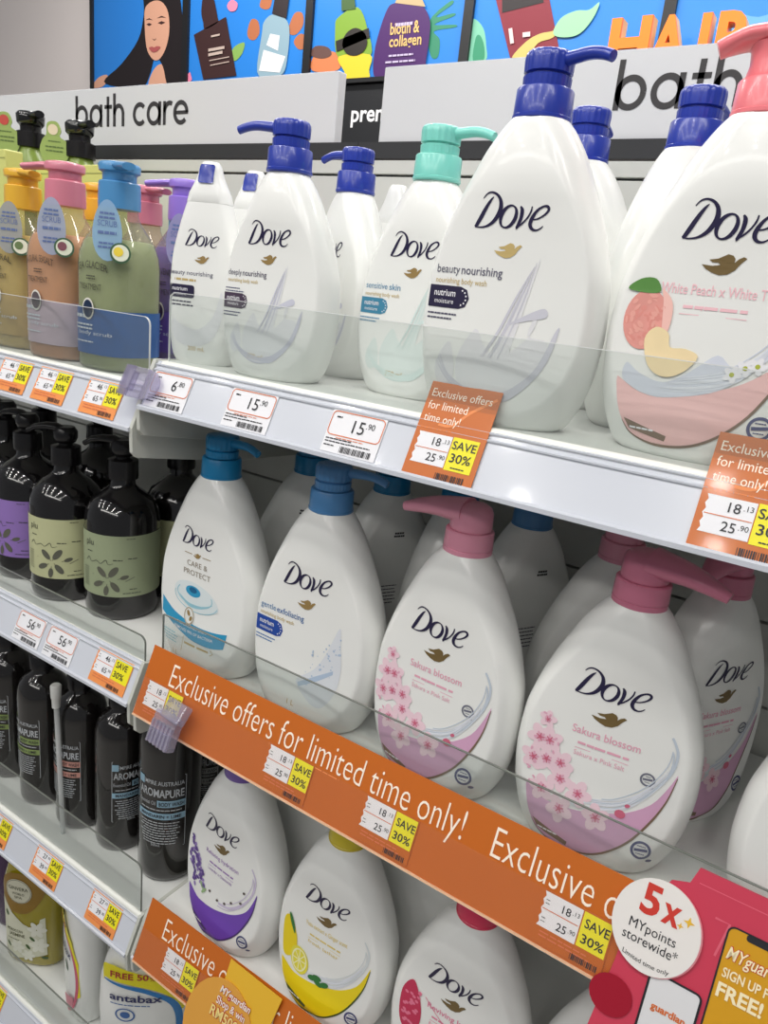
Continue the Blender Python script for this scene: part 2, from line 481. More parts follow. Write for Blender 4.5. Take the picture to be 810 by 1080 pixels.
poster(97, 196.5, 'wall poster of a woman with long dark hair on blue', [
    ('printed_shoulder', SKIN, [[(158, 92), (160, 78), (168, 68), (177, 72), (181, 92)], [(97, 92), (104, 82), (113, 79), (113, 86), (107, 92)]]),
    ('printed_hair', HAIR, [[(110, 86), (128, 68), (146, 42), (152, 15), (154, -12), (185, -12), (193, 20), (196, 60), (192, 90), (178, 92), (172, 70), (164, 60), (158, 80), (150, 92), (128, 92)]]),
    ('printed_face', SKIN, [[(153, 24), (154, 8), (163, 1), (172, 3), (178, 14), (179, 34), (175, 52), (168, 63), (161, 62), (155, 50)]]),
    ('printed_features', mat('printed_dark_features', (64, 36, 34), 0.5), [
        [(155, 26), (158, 24.5), (161, 26), (158, 27.6)], [(167, 24.5), (171, 22.5), (175, 24), (171, 26)],
        [(154, 21.5), (158, 19.5), (162, 21.5), (158, 20.8)], [(166, 19.5), (171, 17), (176, 19), (171, 18.6)], [(161, 41), (163.5, 42), (166, 40.5), (163.5, 43)]]),
    ('printed_lips', mat('printed_lips', (170, 84, 84), 0.5), [[(158, 51), (161, 49.5), (163.5, 50.3), (166, 49), (170, 50), (166, 54.5), (161.5, 55)]])])
poster(196.5, 325, 'wall poster of a dark brown bottle and a clear bottle among nuts', [
    ('printed_nut', mat('printed_almond', (176, 104, 66), 0.5), [[(261, 34), (265, 21), (272, 22), (274, 34), (269, 42), (263, 41)], [(305, 28), (311, 14), (319, 14), (320, 26), (313, 36), (306, 36)], [(310, 44), (316, 36), (322, 38), (322, 50), (315, 52)], [(274, 6), (278, -4), (287, -4), (285, 8), (279, 10)]]),
    ('printed_leaf', mat('printed_leaf', (130, 168, 84), 0.5), [[(243, 62), (247, 50), (258, 45), (256, 56), (249, 64)]]),
    ('printed_flower', mat('printed_pink', (230, 130, 160), 0.5), [[(240, 6), (245, 0), (251, 4), (249, 11), (243, 12)], [(197, 80), (201, 76), (203, 84), (198, 90)]]),
    ('printed_bottle', mat('printed_brown', (58, 34, 34), 0.4), [[(205, 37), (239, 18), (250, 80), (215, 84)], [(213, 12), (216, -8), (224, -8), (230, 18), (230, 24), (217, 31), (215, 24)]]),
    ('printed_clear_bottle', mat('printed_clear_blue', (140, 168, 182), 0.4), [[(272, 76), (277, 36), (279, 24), (287, 16), (299, 18), (306, 30), (304, 60), (299, 78), (284, 82)]]),
    ('printed_label', mat('printed_white', (226, 228, 230), 0.5), [[(274, 75), (279, 53), (302, 60), (296, 77)], [(282, 48), (286, 36), (296, 38), (294, 54)]]),
    ('printed_cap', mat('printed_cap_dark', (44, 34, 36), 0.4), [[(288, 15), (291, -2), (306, -2), (303, 20)]]),
    ('printed_lines', mat('printed_pale_text', (190, 170, 160), 0.5), [[(221, 52), (238, 49), (238, 52), (221, 55)], [(221, 57), (236, 54), (236, 57), (221, 60)], [(222, 64), (243, 60), (243, 61), (222, 65)], [(223, 69), (243, 65), (243, 66), (223, 70)], [(224, 38), (233, 36), (233, 38), (224, 40)]])])
poster(325, 490, 'wall poster of a green-yellow bottle and a purple bottle', [
    ('printed_palm', mat('printed_palm_green', (44, 128, 96), 0.5), [[(452, 24), (474, 2), (478, 4), (460, 18), (478, 14), (479, 17), (458, 26), (480, 26), (480, 29), (458, 33), (464, 42), (462, 60), (454, 58)]]),
    ('printed_fruit', mat('printed_fruit_orange', (206, 122, 76), 0.5), [[(329, 74), (331, 60), (345, 54), (358, 58), (359, 72), (345, 76)]]),
    ('printed_fruit_dark', mat('printed_fruit_brown', (96, 66, 60), 0.5), [[(328, 58), (333, 49), (346, 50), (350, 58), (340, 62)]]),
    ('printed_green_bottle', mat('printed_lime', (124, 160, 52), 0.4), [[(354, 30), (358, 18), (378, 8), (388, 30), (391, 60), (358, 62)]]),
    ('printed_yellow_base', mat('printed_yellow', (224, 196, 50), 0.4), [[(358, 60), (391, 58), (390, 74), (389, 84), (367, 85), (364, 76)]]),
    ('printed_cap', mat('printed_cap_green', (60, 92, 44), 0.4), [[(361, 12), (361, -8), (374, -8), (376, 10)]]),
    ('printed_seal', mat('printed_seal_dark', (40, 34, 30), 0.4), [[(355, 44), (390, 30), (391, 40), (356, 55)], [(362, 48), (366, 36), (376, 30), (386, 36), (388, 48), (380, 58), (368, 58)]]),
    ('printed_purple_bottle', mat('printed_purple', (72, 34, 96), 0.35), [[(395, 78), (397, 50), (408, 14), (418, 4), (444, 6), (454, 20), (454, 40), (450, 66), (448, 78), (404, 81)]]),
    ('printed_gold_cap', mat('printed_gold', (186, 160, 120), 0.4), [[(418, 4), (422, -6), (444, -6), (450, 8)]]),
    ('lettering', mat('printed_gold_text', (214, 178, 110), 0.5), [
        lambda d: d.text('biotin &', at(428, 36, YP).x, at(428, 36, YP).z, w=0.098, h=0.030, bold=0.02, shear=-0.05),
        lambda d: d.text('collagen', at(428, 53, YP).x, at(428, 49, YP).z, w=0.108, h=0.028, bold=0.02, shear=-0.05)]),
    ('small_print', mat('printed_pale_violet', (190, 176, 206), 0.5), [lambda d: d.lines(at(428, 26, YP).x, at(428, 28, YP).z, 0.07, 0.008, 1), lambda d: d.lines(at(424, 61, YP).x, at(424, 60, YP).z, 0.11, 0.005, 3, 0.016)])])
poster(490, 698, 'wall poster of a maroon carton and green liquid splash', [
    ('printed_green_drop', mat('printed_green_glass', (120, 190, 160), 0.4), [[(491, 64), (493, 30), (500, 20), (510, 30), (513, 48), (512, 64)]]),
    ('printed_drop_dark', mat('printed_green_deep', (50, 140, 104), 0.4), [[(499, 64), (502, 40), (507, 38), (511, 50), (510, 64)]]),
    ('printed_carton', mat('printed_maroon', (128, 32, 48), 0.4), [[(521, -10), (578, -10), (592, 62), (540, 68)]]),
    ('printed_plate', mat('printed_black_plate', (30, 22, 24), 0.4), [[(530, 14), (530, -8), (572, -8), (574, 3)]]),
    ('printed_splash', mat('printed_golden_splash', (204, 182, 104), 0.4), [[(541, 60), (556, 44), (570, 36), (584, 33), (596, 26), (584, 40), (568, 46), (556, 62), (546, 66)]]),
    ('printed_leaf', mat('printed_pale_leaf', (150, 206, 160), 0.4), [[(584, 36), (592, 20), (608, 12), (622, 11), (633, 3), (626, 20), (612, 36), (596, 40)]]),
    ('printed_text', mat('printed_rose_text', (226, 200, 200), 0.5), [[(537, 31), (541, 30), (543, 46), (539, 47)], [(552, 35), (560, 34), (560, 39), (552, 40)]])])
poster(698, 905, 'blank blue wall poster behind the last orange letters', [
    ('printed_cloud', mat('printed_pale_blue', (96, 160, 224), 0.4), [[(755, 30), (772, 14), (800, 18), (830, 10), (850, 30), (810, 44), (770, 42)]])])
# black fascia with premium
t = thing('fascia_sign', 'black fascia sign with white lettering seen between the header signs', 'sign', (-1.2, 1.515, 1.88))
MB().box(-1.6, 1.6, -0.01, 0.02, 0, 0.196).build('board', mat('fascia_black', (30, 31, 34), 0.4), t)
p0, p1 = at(369, 128, YP), at(398, 128, YP)
D2().text('premium hair care', p0.x + 1.2, p0.z - 1.88, w=(p1.x - p0.x) * 4.8, h=0.045, bold=0.02, align='L').build('lettering', mat('fascia_lettering', (230, 230, 232), 0.5), t, plane_surf(0, -0.01, 0), 0.0006)

# orange standing letters HAIR in front of the poster: each its own thing
LETO = mat('orange_letter_face', (255, 128, 24), 0.4)
LETS = mat('orange_letter_side', (246, 190, 120), 0.4)
def big_letter(ch, cx_px, w_px, top_px):
    Y = 1.42
    a, b = at(cx_px - w_px / 2, 45, Y), at(cx_px + w_px / 2, 45, Y)
    zt = at(cx_px, top_px, Y).z; h = 0.105; W = b.x - a.x
    t = thing('channel_letter', 'orange letter %s standing before the blue posters' % ch, 'letter', ((a.x + b.x) / 2, Y, zt - h))
    vs, fs = text_mesh(ch, 0.035)
    x0 = min(v[0] for v in vs); x1 = max(v[0] for v in vs); y1 = max(v[1] for v in vs); y0 = min(v[1] for v in vs)
    q = [((v[0] - x0) / (x1 - x0) * W - W / 2, (v[1] - y0) / (y1 - y0) * h) for v in vs]
    for nm, m, yy0, yy1, k in (('face', LETO, -0.02, -0.012, 1.0), ('return_edge', LETS, -0.012, 0.02, 1.0)):
        bm = bmesh.new(); bv = [bm.verts.new((p[0] * k, yy0, p[1])) for p in q]
        fa = []
        for f in fs:
            try: fa.append(bm.faces.new([bv[i] for i in f]))
            except ValueError: pass
        r = bmesh.ops.extrude_face_region(bm, geom=fa)
        for v in [g for g in r['geom'] if isinstance(g, bmesh.types.BMVert)]: v.co.y = yy1
        bmesh.ops.recalc_face_normals(bm, faces=bm.faces)
        me = bpy.data.meshes.new(nm); bm.to_mesh(me); bm.free(); me.materials.append(m)
        o = bpy.data.objects.new(nm, me); COL.objects.link(o); o.parent = t
    # stand rail reaching down to the wall bracket
    MB().box(-W * 0.3, W * 0.3, -0.004, 0.082, -0.012, 0.004).build('mounting_bar', DARK, t)
for ch, cx, ww, top in (('H', 666, 42, 21), ('A', 707, 38, 19), ('I', 743.5, 10, 17), ('R', 776, 40, 14)):
    big_letter(ch, cx, ww, top)

# ------------------------------------------------------------------ Dove style bottle
def pchip(tab):
    xs = [r[0] for r in tab]
    def f(x, j):
        x = max(xs[0], min(xs[-1], x)); i = 0
        while i < len(xs) - 2 and x > xs[i + 1]: i += 1
        h = xs[i + 1] - xs[i]
        def dl(k): return (tab[k + 1][j] - tab[k][j]) / (xs[k + 1] - xs[k])
        def sl(k):
            if k == 0: return dl(0)
            if k == len(xs) - 1: return dl(k - 1)
            a, b = dl(k - 1), dl(k)
            return 0 if a * b <= 0 else 2 * a * b / (a + b)
        s = (x - xs[i]) / h; m0, m1 = sl(i) * h, sl(i + 1) * h
        return (2 * s ** 3 - 3 * s * s + 1) * tab[i][j] + (s ** 3 - 2 * s * s + s) * m0 + (3 * s * s - 2 * s ** 3) * tab[i + 1][j] + (s ** 3 - s * s) * m1
    return f
PUMP_TAB = [(0, .050, .031, 0.0), (.003, .0545, .0340, .1), (.010, .0590, .0365, .42), (.022, .0645, .0390, .68), (.045, .0705, .0415, .82), (.075, .0730, .0425, .865),
            (.105, .0712, .0418, .87), (.134, .0645, .0395, .85), (.158, .0560, .0360, .79), (.180, .0460, .0320, .66), (.196, .0380, .0285, .54), (.207, .0310, .0255, .40), (.214, .0258, .0230, .24), (.219, .0212, .0208, .05)]
SMALL_TAB = [(0, .030, .019, 0.0), (.003, .033, .0205, .1), (.012, .0365, .0222, .5), (.04, .0400, .0235, .75), (.075, .0405, .0238, .82), (.105, .0385, .023, .82), (.14, .0305, .020, .78),
             (.158, .0250, .0172, .74), (.160, .0244, .0170, .73), (.1607, .0239, .0165, .72), (.1614, .0243, .0169, .72), (.185, .0140, .0125, .6), (.197, .0100, .0095, .3), (.200, .0078, .0075, .05)]
NSEC = 2.15
class Body:
    def __init__(s, tab): s.tab = tab; s.f = pchip(tab); s.H = tab[-1][0]
    def front(s, x, z):
        w, d, r = s.f(z, 1), s.f(z, 2), s.f(z, 3)
        q = min(1.0, abs(x) / w)
        ye = d * (1 - q ** NSEC) ** (1 / NSEC)
        r = max(r, 0.001)
        yp = d * (1 - r ** NSEC) ** (1 / NSEC) * (1 + 0.17 * max(0.0, min(1.0, (r - .35) / .4)) * (1 - min(q / r, 1.3) ** 2))
        k = 0.0008
        h = max(k - abs(ye - yp), 0) / k
        return min(ye, yp) - h * h * k * 0.25
    def surf(s, x, z, off): return (x, -s.front(x, z) - off * .6, z)
    def mesh(s, seg=128, zs=None):
        zs = zs or sorted(set([r[0] for r in s.tab] + [s.H * i / 84 for i in range(85)]))
        rs = []
        for z in zs:
            w, d = s.f(z, 1), s.f(z, 2); ring = []
            for k in range(seg):
                a = 2 * pi * (k + 0.5) / seg; ca, sa = cos(a), sin(a)
                x = w * math.copysign(abs(ca) ** (2 / NSEC), ca); y = d * abs(sa) ** (2 / NSEC)
                ring.append((x, s.front(x, z) if True else y, z) if sa > 0 else (x, -s.front(x, z), z))
            rs.append(ring)
        return MB().rings(rs)
PB = Body(PUMP_TAB); SB = Body(SMALL_TAB)

def logo_strokes(d, cx, cz, W):
    """the swash wordmark, W wide"""
    k = W / 610.0
    def P(*pts): return [(cx + (x - 385) * k, cz + (-(y - 300) + 0.1 * (x - 80)) * k, wd * k * .86) for x, y, wd in pts]
    d.pen(P((222, 112, 6), (195, 140, 24), (160, 195, 36), (125, 260, 40), (95, 312, 34), (80, 326, 22)))
    d.pen(P((80, 326, 8), (130, 333, 13), (185, 328, 20), (240, 298, 34), (278, 245, 42), (292, 195, 42), (282, 140, 32), (248, 98, 22), (200, 78, 16), (160, 86, 13), (130, 116, 8)))
    el = []
    for i in range(25):
        a = 2 * pi * i / 24 + 0.6
        wd = 14 + 22 * abs(cos(a - 0.25)) ** 1.5
        x = 62 * cos(a); y = 80 * sin(a)
        el.append((365 + x - 0.22 * y, 268 + y + 0.06 * x, wd))
    d.pen(P(*el), 2)
    d.pen(P((458, 198, 14), (474, 230, 34), (470, 290, 32), (446, 352, 26), (440, 358, 10)))
    d.pen(P((440, 356, 12), (480, 330, 16), (520, 290, 16), (545, 245, 16), (552, 205, 12)))
    d.pen(P((562, 302, 10), (610, 296, 14), (660, 268, 18), (684, 236, 24), (672, 212, 24), (640, 210, 18), (596, 236, 24), (562, 288, 34), (552, 336, 36), (572, 370, 26), (606, 380, 16), (636, 370, 12), (656, 352, 8)))
BIRD = [(428, 568), (405, 550), (375, 555), (352, 572), (352, 545), (335, 520), (300, 500), (240, 510), (180, 498), (205, 524), (245, 538), (262, 558), (210, 548), (135, 515), (168, 556), (215, 594), (265, 626), (320, 637), (365, 622), (395, 590)]
def bird(d, cx, cz, W):
    k = W / 293.0; z0 = [-(y - .36 * (x - 280)) for x, y in BIRD]; zm = sum(z0) / len(z0)
    d.poly([(cx + (x - 282) * k, cz + (z - zm) * k * 1.05) for (x, y), z in zip(BIRD, z0)])

FLOWERS = [(-.0467, .1102), (-.0503, .0927), (-.0421, .0931), (-.0527, .0733), (-.042, .0761), (-.0302, .0771), (-.028, .0636), (-.0414, .0497), (-.012, .0569), (-.0239, .0389), (.005, .0434)]
LOWER = [(-.0545, .046), (-.0505, .0316), (-.0448, .0206), (-.0368, .0126), (-.0213, .0082), (-.0049, .0088), (.009, .0133), (.0224, .0224), (.0349, .0363), (.0457, .0566), (.0527, .0765), (.0562, .0975)]
UPPER = [(.0560, .1005), (.0512, .0865), (.0424, .0692), (.0266, .0559), (.0093, .0485), (-.0082, .0433), (-.0257, .0411), (-.0381, .0415), (-.0545, .050)]
SPLASH = [(.0002, .0556), (.0164, .0588), (.0312, .0697), (.0436, .0843), (.0514, .1017), (.0527, .1155), (.0498, .1238), (.0463, .1294)]
def badge(t, surf, cx, cz, r, m):
    d = D2().ring(cx, cz, r * 0.86, r * 0.26, 24)
    d.stroke([(cx - r * 0.62, cz - r * 0.06), (cx + r * 0.62, cz + r * 0.12)], r * 0.3)
    d.lines(cx, cz + r * 0.38, r * 0.9, r * 0.1, 1); d.lines(cx, cz - r * 0.45, r * 0.9, r * 0.1, 1)
    d.ell(cx + r * 0.9, cz - r * 1.15, r * 0.28, r * 0.22, 10)
    return d.build('badge', m, t, surf, 0.0007)
def dove_pump(t, kind, col, nozzle=0.0, ck=1.0):
    """pump closure on the neck, nozzle: heading of the spout in radians (0 = towards +x)"""
    m = mat('pump_plastic_' + kind, col, 0.28, coat=0.2)
    z = PB.H - 0.001
    c = MB()
    if kind in ('pink', 'rose', 'lightblue_round'):
        c.lathe([(.0200, z), (.0212, z + .001), (.0212, z + .0045), (.0207, z + .005), (.0207, z + .0055), (.0212, z + .006), (.0208, z + .0195), (.0198, z + .0205), (.017, z + .0207)], 40)
    else:
        c.lathe([(.0206, z), (.0216, z + .0012), (.0216, z + .0032), (.0211, z + .0037), (.0206, z + .0205), (.0198, z + .0216), (.016, z + .0217)], 40)
    col_o = c.build('collar', m, t, True)
    if ck != 1:
        cs = Matrix.Translation((0, 0, z)) @ Matrix.Scale(ck, 4) @ Matrix.Translation((0, 0, -z))
        col_o.data.transform(cs)
    u = Vector((cos(nozzle), sin(nozzle), 0)); zz = z + .0207
    h = MB()
    if kind in ('pink', 'rose'):
        h.lathe([(.0150, zz - .001), (.0178, zz + .0002), (.0182, zz + .003), (.0178, zz + .0150), (.0160, zz + .0190), (.012, zz + .0215), (.006, zz + .0225)], 40)
        L = 0.060 if kind == 'pink' else 0.058
        path = []; rad = []
        for i in range(12):
            s = i / 11
            path.append(Vector((0, 0, zz + .0145 - .003 * s - .0135 * max(0, s - .35) ** 1.6)) + u * (0.004 + L * s))
            rad.append((.0135 * (1 - s) ** 0.9 + .0052, .0072 * (1 - s) ** 0.8 + .0042))
        h.tube(path, rad, 18)
        ho = h.build('pump_head', m, t, 50)
    elif kind == 'peach':
        h.lathe([(.0165, zz - .001), (.0170, zz + .004), (.0158, zz + .010), (.0165, zz + .017), (.0182, zz + .021)], 40)
        path = []; rad = []
        for i in range(16):
            s = i / 15
            path.append(Vector((0, 0, zz + .0270 - 0.002 * s - .009 * max(0, s - .72) ** 1.2 * 3)) + u * (-0.026 + 0.062 * s))
            rad.append((.0185 * (1 - max(0, s - .3) / .7) ** 0.7 + .0055 if s > .12 else .010 + s * .07, (.0068 if s < .6 else .0068 - .003 * (s - .6))))
        h.tube(path, rad, 20)
        ho = h.build('pump_head', m, t, 50)
    else:
        h.lathe([(.0140, zz - .001), (.0140, zz + .0012), (.0170, zz + .0016), (.0173, zz + .0085), (.0163, zz + .0092)], 120, flute=30, fd=.009)
        h.lathe([(.0150, zz + .0088), (.0150, zz + .0112)], 40)
        h.lathe([(.0150, zz + .0102), (.0172, zz + .0110), (.0176, zz + .019), (.0172, zz + .0225), (.0158, zz + .0245), (.010, zz + .0252)], 120, flute=20, fd=.014)
        ho = h.build('pump_head', m, t, 50)
        s_ = MB(); path = []; rad = []
        for i in range(14):
            s = i / 13
            path.append(Vector((0, 0, zz + .0185 + .0015 * sin(s * 2) - .016 * max(0, s - .45) ** 2)) + u * (0.012 + 0.043 * s))
            rad.append(.0048 - .0010 * s)
        path.append(path[-1] + u * 0.0005); rad.append(.0022)
        s_.tube(path, rad, 14); so = s_.build('spout', m, t, 50)
        if ck != 1: so.data.transform(cs); ho.data.transform(cs)
    return ho

def dove(label, loc, rz, s, variant, cap, capcol, nozzle=0.0, group=None, name='body_wash_bottle', blank=False, back=False, ck=1.0):
    t = thing(name, label, 'bottle', loc, rz, s, group)
    if 'dove_body' not in KIDS: KIDS['dove_body'] = PB.mesh().build('body', WHITE, t, 30)
    else:
        o = KIDS['dove_body'].copy(); COL.objects.link(o); o.parent = t
    if cap == 'flat':
        m = mat('cap_plastic_' + '_'.join(map(str, capcol)), capcol, 0.3); z = PB.H - .001
        MB().lathe([(.0205, z), (.0214, z + .001), (.0210, z + .020), (.018, z + .0218), (.017, z + .022), (.0165, z + .040), (.012, z + .044)], 40).build('collar', m, t, True)
    else: dove_pump(t, cap, capcol, nozzle, ck)
    S = PB.surf
    if back:
        # rear of the bottle: batch code and small print block
        Sb = lambda x, z, off: (-x, PB.front(x, z) + off, z)
        d = D2().lines(0.0, .176, .016, .0022, 2, .0034, 4)
        d.build('batch_code', INK, t, Sb, .0004)
        d = D2(); d.lines(-.012, .112, .034, .0011, 6, .0042, 7, seed=4); d.bars(.012, .036, .040, .056, 14)
        d.build('small_print', NAVY, t, Sb, .0004)
        return t
    if blank: return t
    big = variant not in ('care',)
    lw, lz = (.056, .1455) if big else (.047, .1455)
    lx = -.002
    if variant == 'care': lx = -.004
    d = D2(); logo_strokes(d, lx, lz, lw); d.build('logo', NAVY, t, S, .0006, .01)
    if variant in ('beauty', 'deeply', 'sensitive', 'gentle'):
        d = D2(); bird(d, lx + .001, lz - .0170, .0215); d.build('emblem', PALEGOLD if variant == 'beauty' else GOLD, t, S, .0006)
    elif variant != 'care':
        d = D2(); bird(d, lx + .001, lz - .0165, .0265); d.build('emblem', mat('bronze_ink', (112, 92, 52), 0.45), t, S, .0006)
    if variant in ('beauty', 'deeply', 'sensitive', 'gentle'):
        c1, c2, bc, tc = dict(beauty=((92, 92, 110), (98, 96, 116), (36, 30, 62), (72, 70, 96)), deeply=((100, 96, 112), (84, 78, 100), (70, 56, 76), (66, 70, 110)),
                              sensitive=((84, 140, 176), (84, 140, 176), (60, 132, 164), (84, 140, 176)), gentle=((92, 134, 180), (66, 110, 168), (26, 70, 158), (70, 120, 180)))[variant]
        wds = dict(beauty=('beauty', 'nourishing'), deeply=('deeply', 'nourishing'), sensitive=('sensitive', 'skin'), gentle=('gentle', 'exfoliating'))[variant]
        m1, m2 = mat('tint_a_' + variant, c1, .45), mat('tint_b_' + variant, c2, .45)
        d = D2(); d.text(wds[0], -.058, .109, h=.0062, w=.020 if variant != 'sensitive' else .028, align='L'); d.build('variant_name', m1, t, S, .0006)
        x2 = -.058 + (.0215 if variant != 'sensitive' else .0305)
        d = D2(); d.text(wds[1], x2, .109, h=.0062, w=.034 if variant != 'sensitive' else .014, align='L', bold=.006); d.build('variant_name', m2, t, S, .0006)
        d = D2(); d.text('nourishing body wash', -.058, .1015, w=.044, h=.0042, align='L'); d.build('variant_line', PALEGOLD, t, S, .0006)
        zb = .083 if variant != 'deeply' else .073
        mb_ = mat('badge_' + variant, bc, .4)
        d = D2(); d.poly([(-.0625, zb), (-.0625, zb + .0165), (-.035, zb + .0165), (-.0295, zb + .0145), (-.027, zb + .0082), (-.0295, zb + .002), (-.035, zb)])
        bo = d.build('moisture_badge', mb_, t, S, .0006, .008)
        d = D2(); d.text('nutrium', -.0485, zb + .0088, w=.019, h=.0050, bold=.012); d.text('moisture', -.0485, zb + .0032, w=.017, h=.0036)
        for k in range(6):
            a = RAD(-75 + 30 * k); d.ell(-.0345 + .0050 * cos(a), zb + .0083 + .0055 * sin(a), .0007, n=8)
        d.build('badge_lettering', PAPER, t, S, .0009)
        d = D2(); d.lines(-.062, zb - .0052, .028, .0012, 2, .0034, 7, 'L', 3)
        if variant in ('deeply',): d.lines(-.061, .094, .028, .0011, 2, .0032, 7, 'L', 5)
        d.build('small_print', mat('print_' + variant, tc, .45), t, S, .0006)
        if variant in ('beauty', 'deeply', 'sensitive'):
            pc = dict(beauty=((226, 226, 229), (206, 206, 216)), deeply=((226, 227, 230), (204, 205, 219)), sensitive=((222, 232, 229), (214, 230, 227)))[variant]
            ma, mc = mat('splash_pale_' + variant, pc[0], .4), mat('splash_deep_' + variant, pc[1], .4)
            d = D2()
            d.poly(ccrom([(-.020, .022), (-.030, .045), (-.018, .070), (-.008, .058), (.006, .052), (.026, .070), (.030, .088), (.024, .070), (.040, .066), (.034, .045), (.020, .026), (.0, .018)], 4))
            d.poly(ccrom([(-.002, .050), (.008, .075), (.020, .110), (.025, .124), (.020, .096), (.014, .066), (.010, .050)], 4))
            d.poly(ccrom([(-.048, .040), (-.040, .058), (-.034, .050), (-.030, .030), (-.042, .026)], 4))
            d.build('milk_splash', ma, t, S, .0005, .006)
            d = D2()
            d.poly(ccrom([(-.004, .022), (.016, .028), (.034, .046), (.044, .074), (.047, .076), (.042, .052), (.030, .032), (.014, .019)], 4))
            d.poly(ccrom([(.008, .076), (.024, .086), (.034, .090), (.036, .084), (.022, .080)], 4))
            rr = random.Random(9)
            for k in range(9):
                o = rr.uniform(-.004, .004); d.pen([(.021 + o * .5, .118 + o, .0003), (.014 + o, .094, .0009), (.006 + o * 1.4, .070, .0008), (-.002 + o * 2, .050, .0003)], 4)
            for k in range(7):
                o = rr.uniform(-.003, .003); d.pen([(-.046 + o, .046 + o, .0002), (-.034, .032 + o, .0008), (-.010, .022 + o * 1.5, .0009), (.014, .024 + o, .0008), (.034 + o, .042, .0003)], 5)
            d.build('milk_edge', mc, t, S, .0007, .006)
        else:
            ma, mc = mat('crystal_pale', (222, 226, 232), .4), mat('crystal_blue', (178, 196, 218), .4)
            d = D2(); d.poly(ccrom([(-.004, .048), (.014, .064), (.026, .084), (.038, .115), (.041, .098), (.044, .072), (.040, .046), (.026, .028), (.006, .036)], 4)); d.build('crystal_splash', ma, t, S, .0005, .006)
            d = D2(); rr = random.Random(3)
            for k in range(34):
                q = rr.random(); d.ell(.004 + .038 * q + rr.uniform(-.004, .004), .045 + .04 * q + rr.uniform(-.012, .028), rr.uniform(.0005, .0014), n=6)
            d.poly([(-.002, .046), (.02, .060), (.036, .070), (.036, .066), (.02, .054), (.0, .042)])
            d.build('crystal_specks', mc, t, S, .0007, .006)
        d = D2(); d.text('550 mL' if variant in ('deeply', 'sensitive') else '1 L', -.006, .021, h=.0055, bold=.004)
        d.build('volume_mark', PALEGOLD, t, S, .0006)
        return t
    if variant == 'care':
        d = D2(); bird(d, lx, .133, .012); d.rect(lx - .020, lx - .008, .1325, .1333); d.rect(lx + .008, lx + .020, .1325, .1333); d.build('emblem', GOLD, t, S, .0006)
        d = D2(); d.text('CARE &', lx, .119, w=.031, h=.0062); d.text('PROTECT', lx, .1085, w=.041, h=.0062); d.build('variant_name', mat('taupe_ink', (150, 140, 126), .45), t, S, .0006)
        tq, tl, tm = mat('teal_ink', (44, 152, 196), .4), mat('teal_pale_ink', (220, 230, 232), .4), mat('teal_mid_ink', (150, 200, 214), .4)
        d = D2(); d.poly(ccrom([(-.038, .088), (-.030, .097), (-.010, .101), (.012, .097), (.026, .088), (.030, .078), (.018, .072), (.0, .070), (-.018, .072), (-.032, .078)], 4)); d.build('milk_swirl', tl, t, S, .0005, .006)
        d = D2(); d.poly(ccrom([(-.030, .082), (-.014, .076), (.006, .077), (.022, .083), (.006, .074), (-.014, .072)], 4)); d.build('swirl_edge', tm, t, S, .0007, .006)
        d = D2(); d.ring(-.006, .086, .027, .0012, 30, 150, 380, .012); d.ring(-.004, .083, .033, .0009, 30, 170, 350, .015); d.build('ripple_lines', tm, t, S, .0008, .006)
        d = D2(); d.ell(-.008, .0905, .0115, .0062); d.build('drop', tq, t, S, .0008, .006)
        d = D2(); d.ell(-.008, .092, .006, .0032); d.build('drop_core', mat('deep_teal_ink', (20, 96, 140), .4), t, S, .0010)
        up = [(-.0585, .071), (-.040, .0605), (-.020, .0555), (.0, .0525), (.025, .053), (.045, .0565)]
        lo = [(.042, .039), (.025, .035), (.0, .035), (-.020, .039), (-.040, .045), (-.0575, .053)]
        d = D2(); d.poly(crom(up, 4) + crom(lo, 4)); d.build('teal_band', tq, t, S, .0007, .006)
        d = D2(); d.text('NOURISHES SKIN', -.006, .0475, w=.046, h=.0030, bold=.008, arc=-1.2); d.text('REMOVES 99% OF BACTERIA', -.003, .0412, w=.060, h=.0032, bold=.008, arc=-1.2); d.build('band_lettering', PAPER, t, S, .0010)
        d = D2(); d.ell(-.0115, .061, .0080, .0105); so = d.build('seal', mat('seal_white', (228, 230, 226), .4), t, S, .0010)
        d = D2(); d.ring(-.0115, .061, .0070, .0009, 28, 0, 360, .0094); d.ell(-.0125, .064, .0022, .0036, 12, .5); d.ell(-.0085, .0585, .002, .0032, 12, -.5); d.build('seal_mark', GOLD, t, S, .0013)
        d = D2(); d.lines(-.052, .034, .028, .0013, 4, .0032, 5, 'L', 8); d.build('small_print', tm, t, S, .0006)
        d = D2(); d.rect(-.0165, -.0158, .019, .036); d.lines(-.013, .029, .04, .0022, 1, .003, 2, 'L', 2); d.stroke([(.026, .033), (.030, .030), (.026, .027)], .0009); d.text('1 L', -.026, .012, h=.0055); d.build('gold_print', PALEGOLD, t, S, .0006)
        return t
    # swoosh family: sakura, peach, lemon, lavender, pomegranate
    pal = dict(sakura=((216, 168, 200), (232, 170, 190), (196, 206, 218)), peach=((243, 196, 194), (244, 196, 204), (212, 217, 229)), lemon=((240, 214, 20), (224, 200, 110), (214, 220, 222)),
               lavender=((112, 70, 178), (150, 110, 180), (206, 196, 220)), pomegranate=((232, 120, 150), (226, 130, 160), (226, 200, 210)))[variant]
    names = dict(sakura=('Sakura blossom', 'Sakura x Pink Salt'), peach=('White Peach x White Tea', 'White Peach x White Tea'), lemon=('Yuzu extract x Ginger scent', 'fresh lather'), lavender=('Relaxing hydration', 'Lavender x Chamomile'), pomegranate=('Reviving lather', 'Pomegranate x Hibiscus'))[variant]
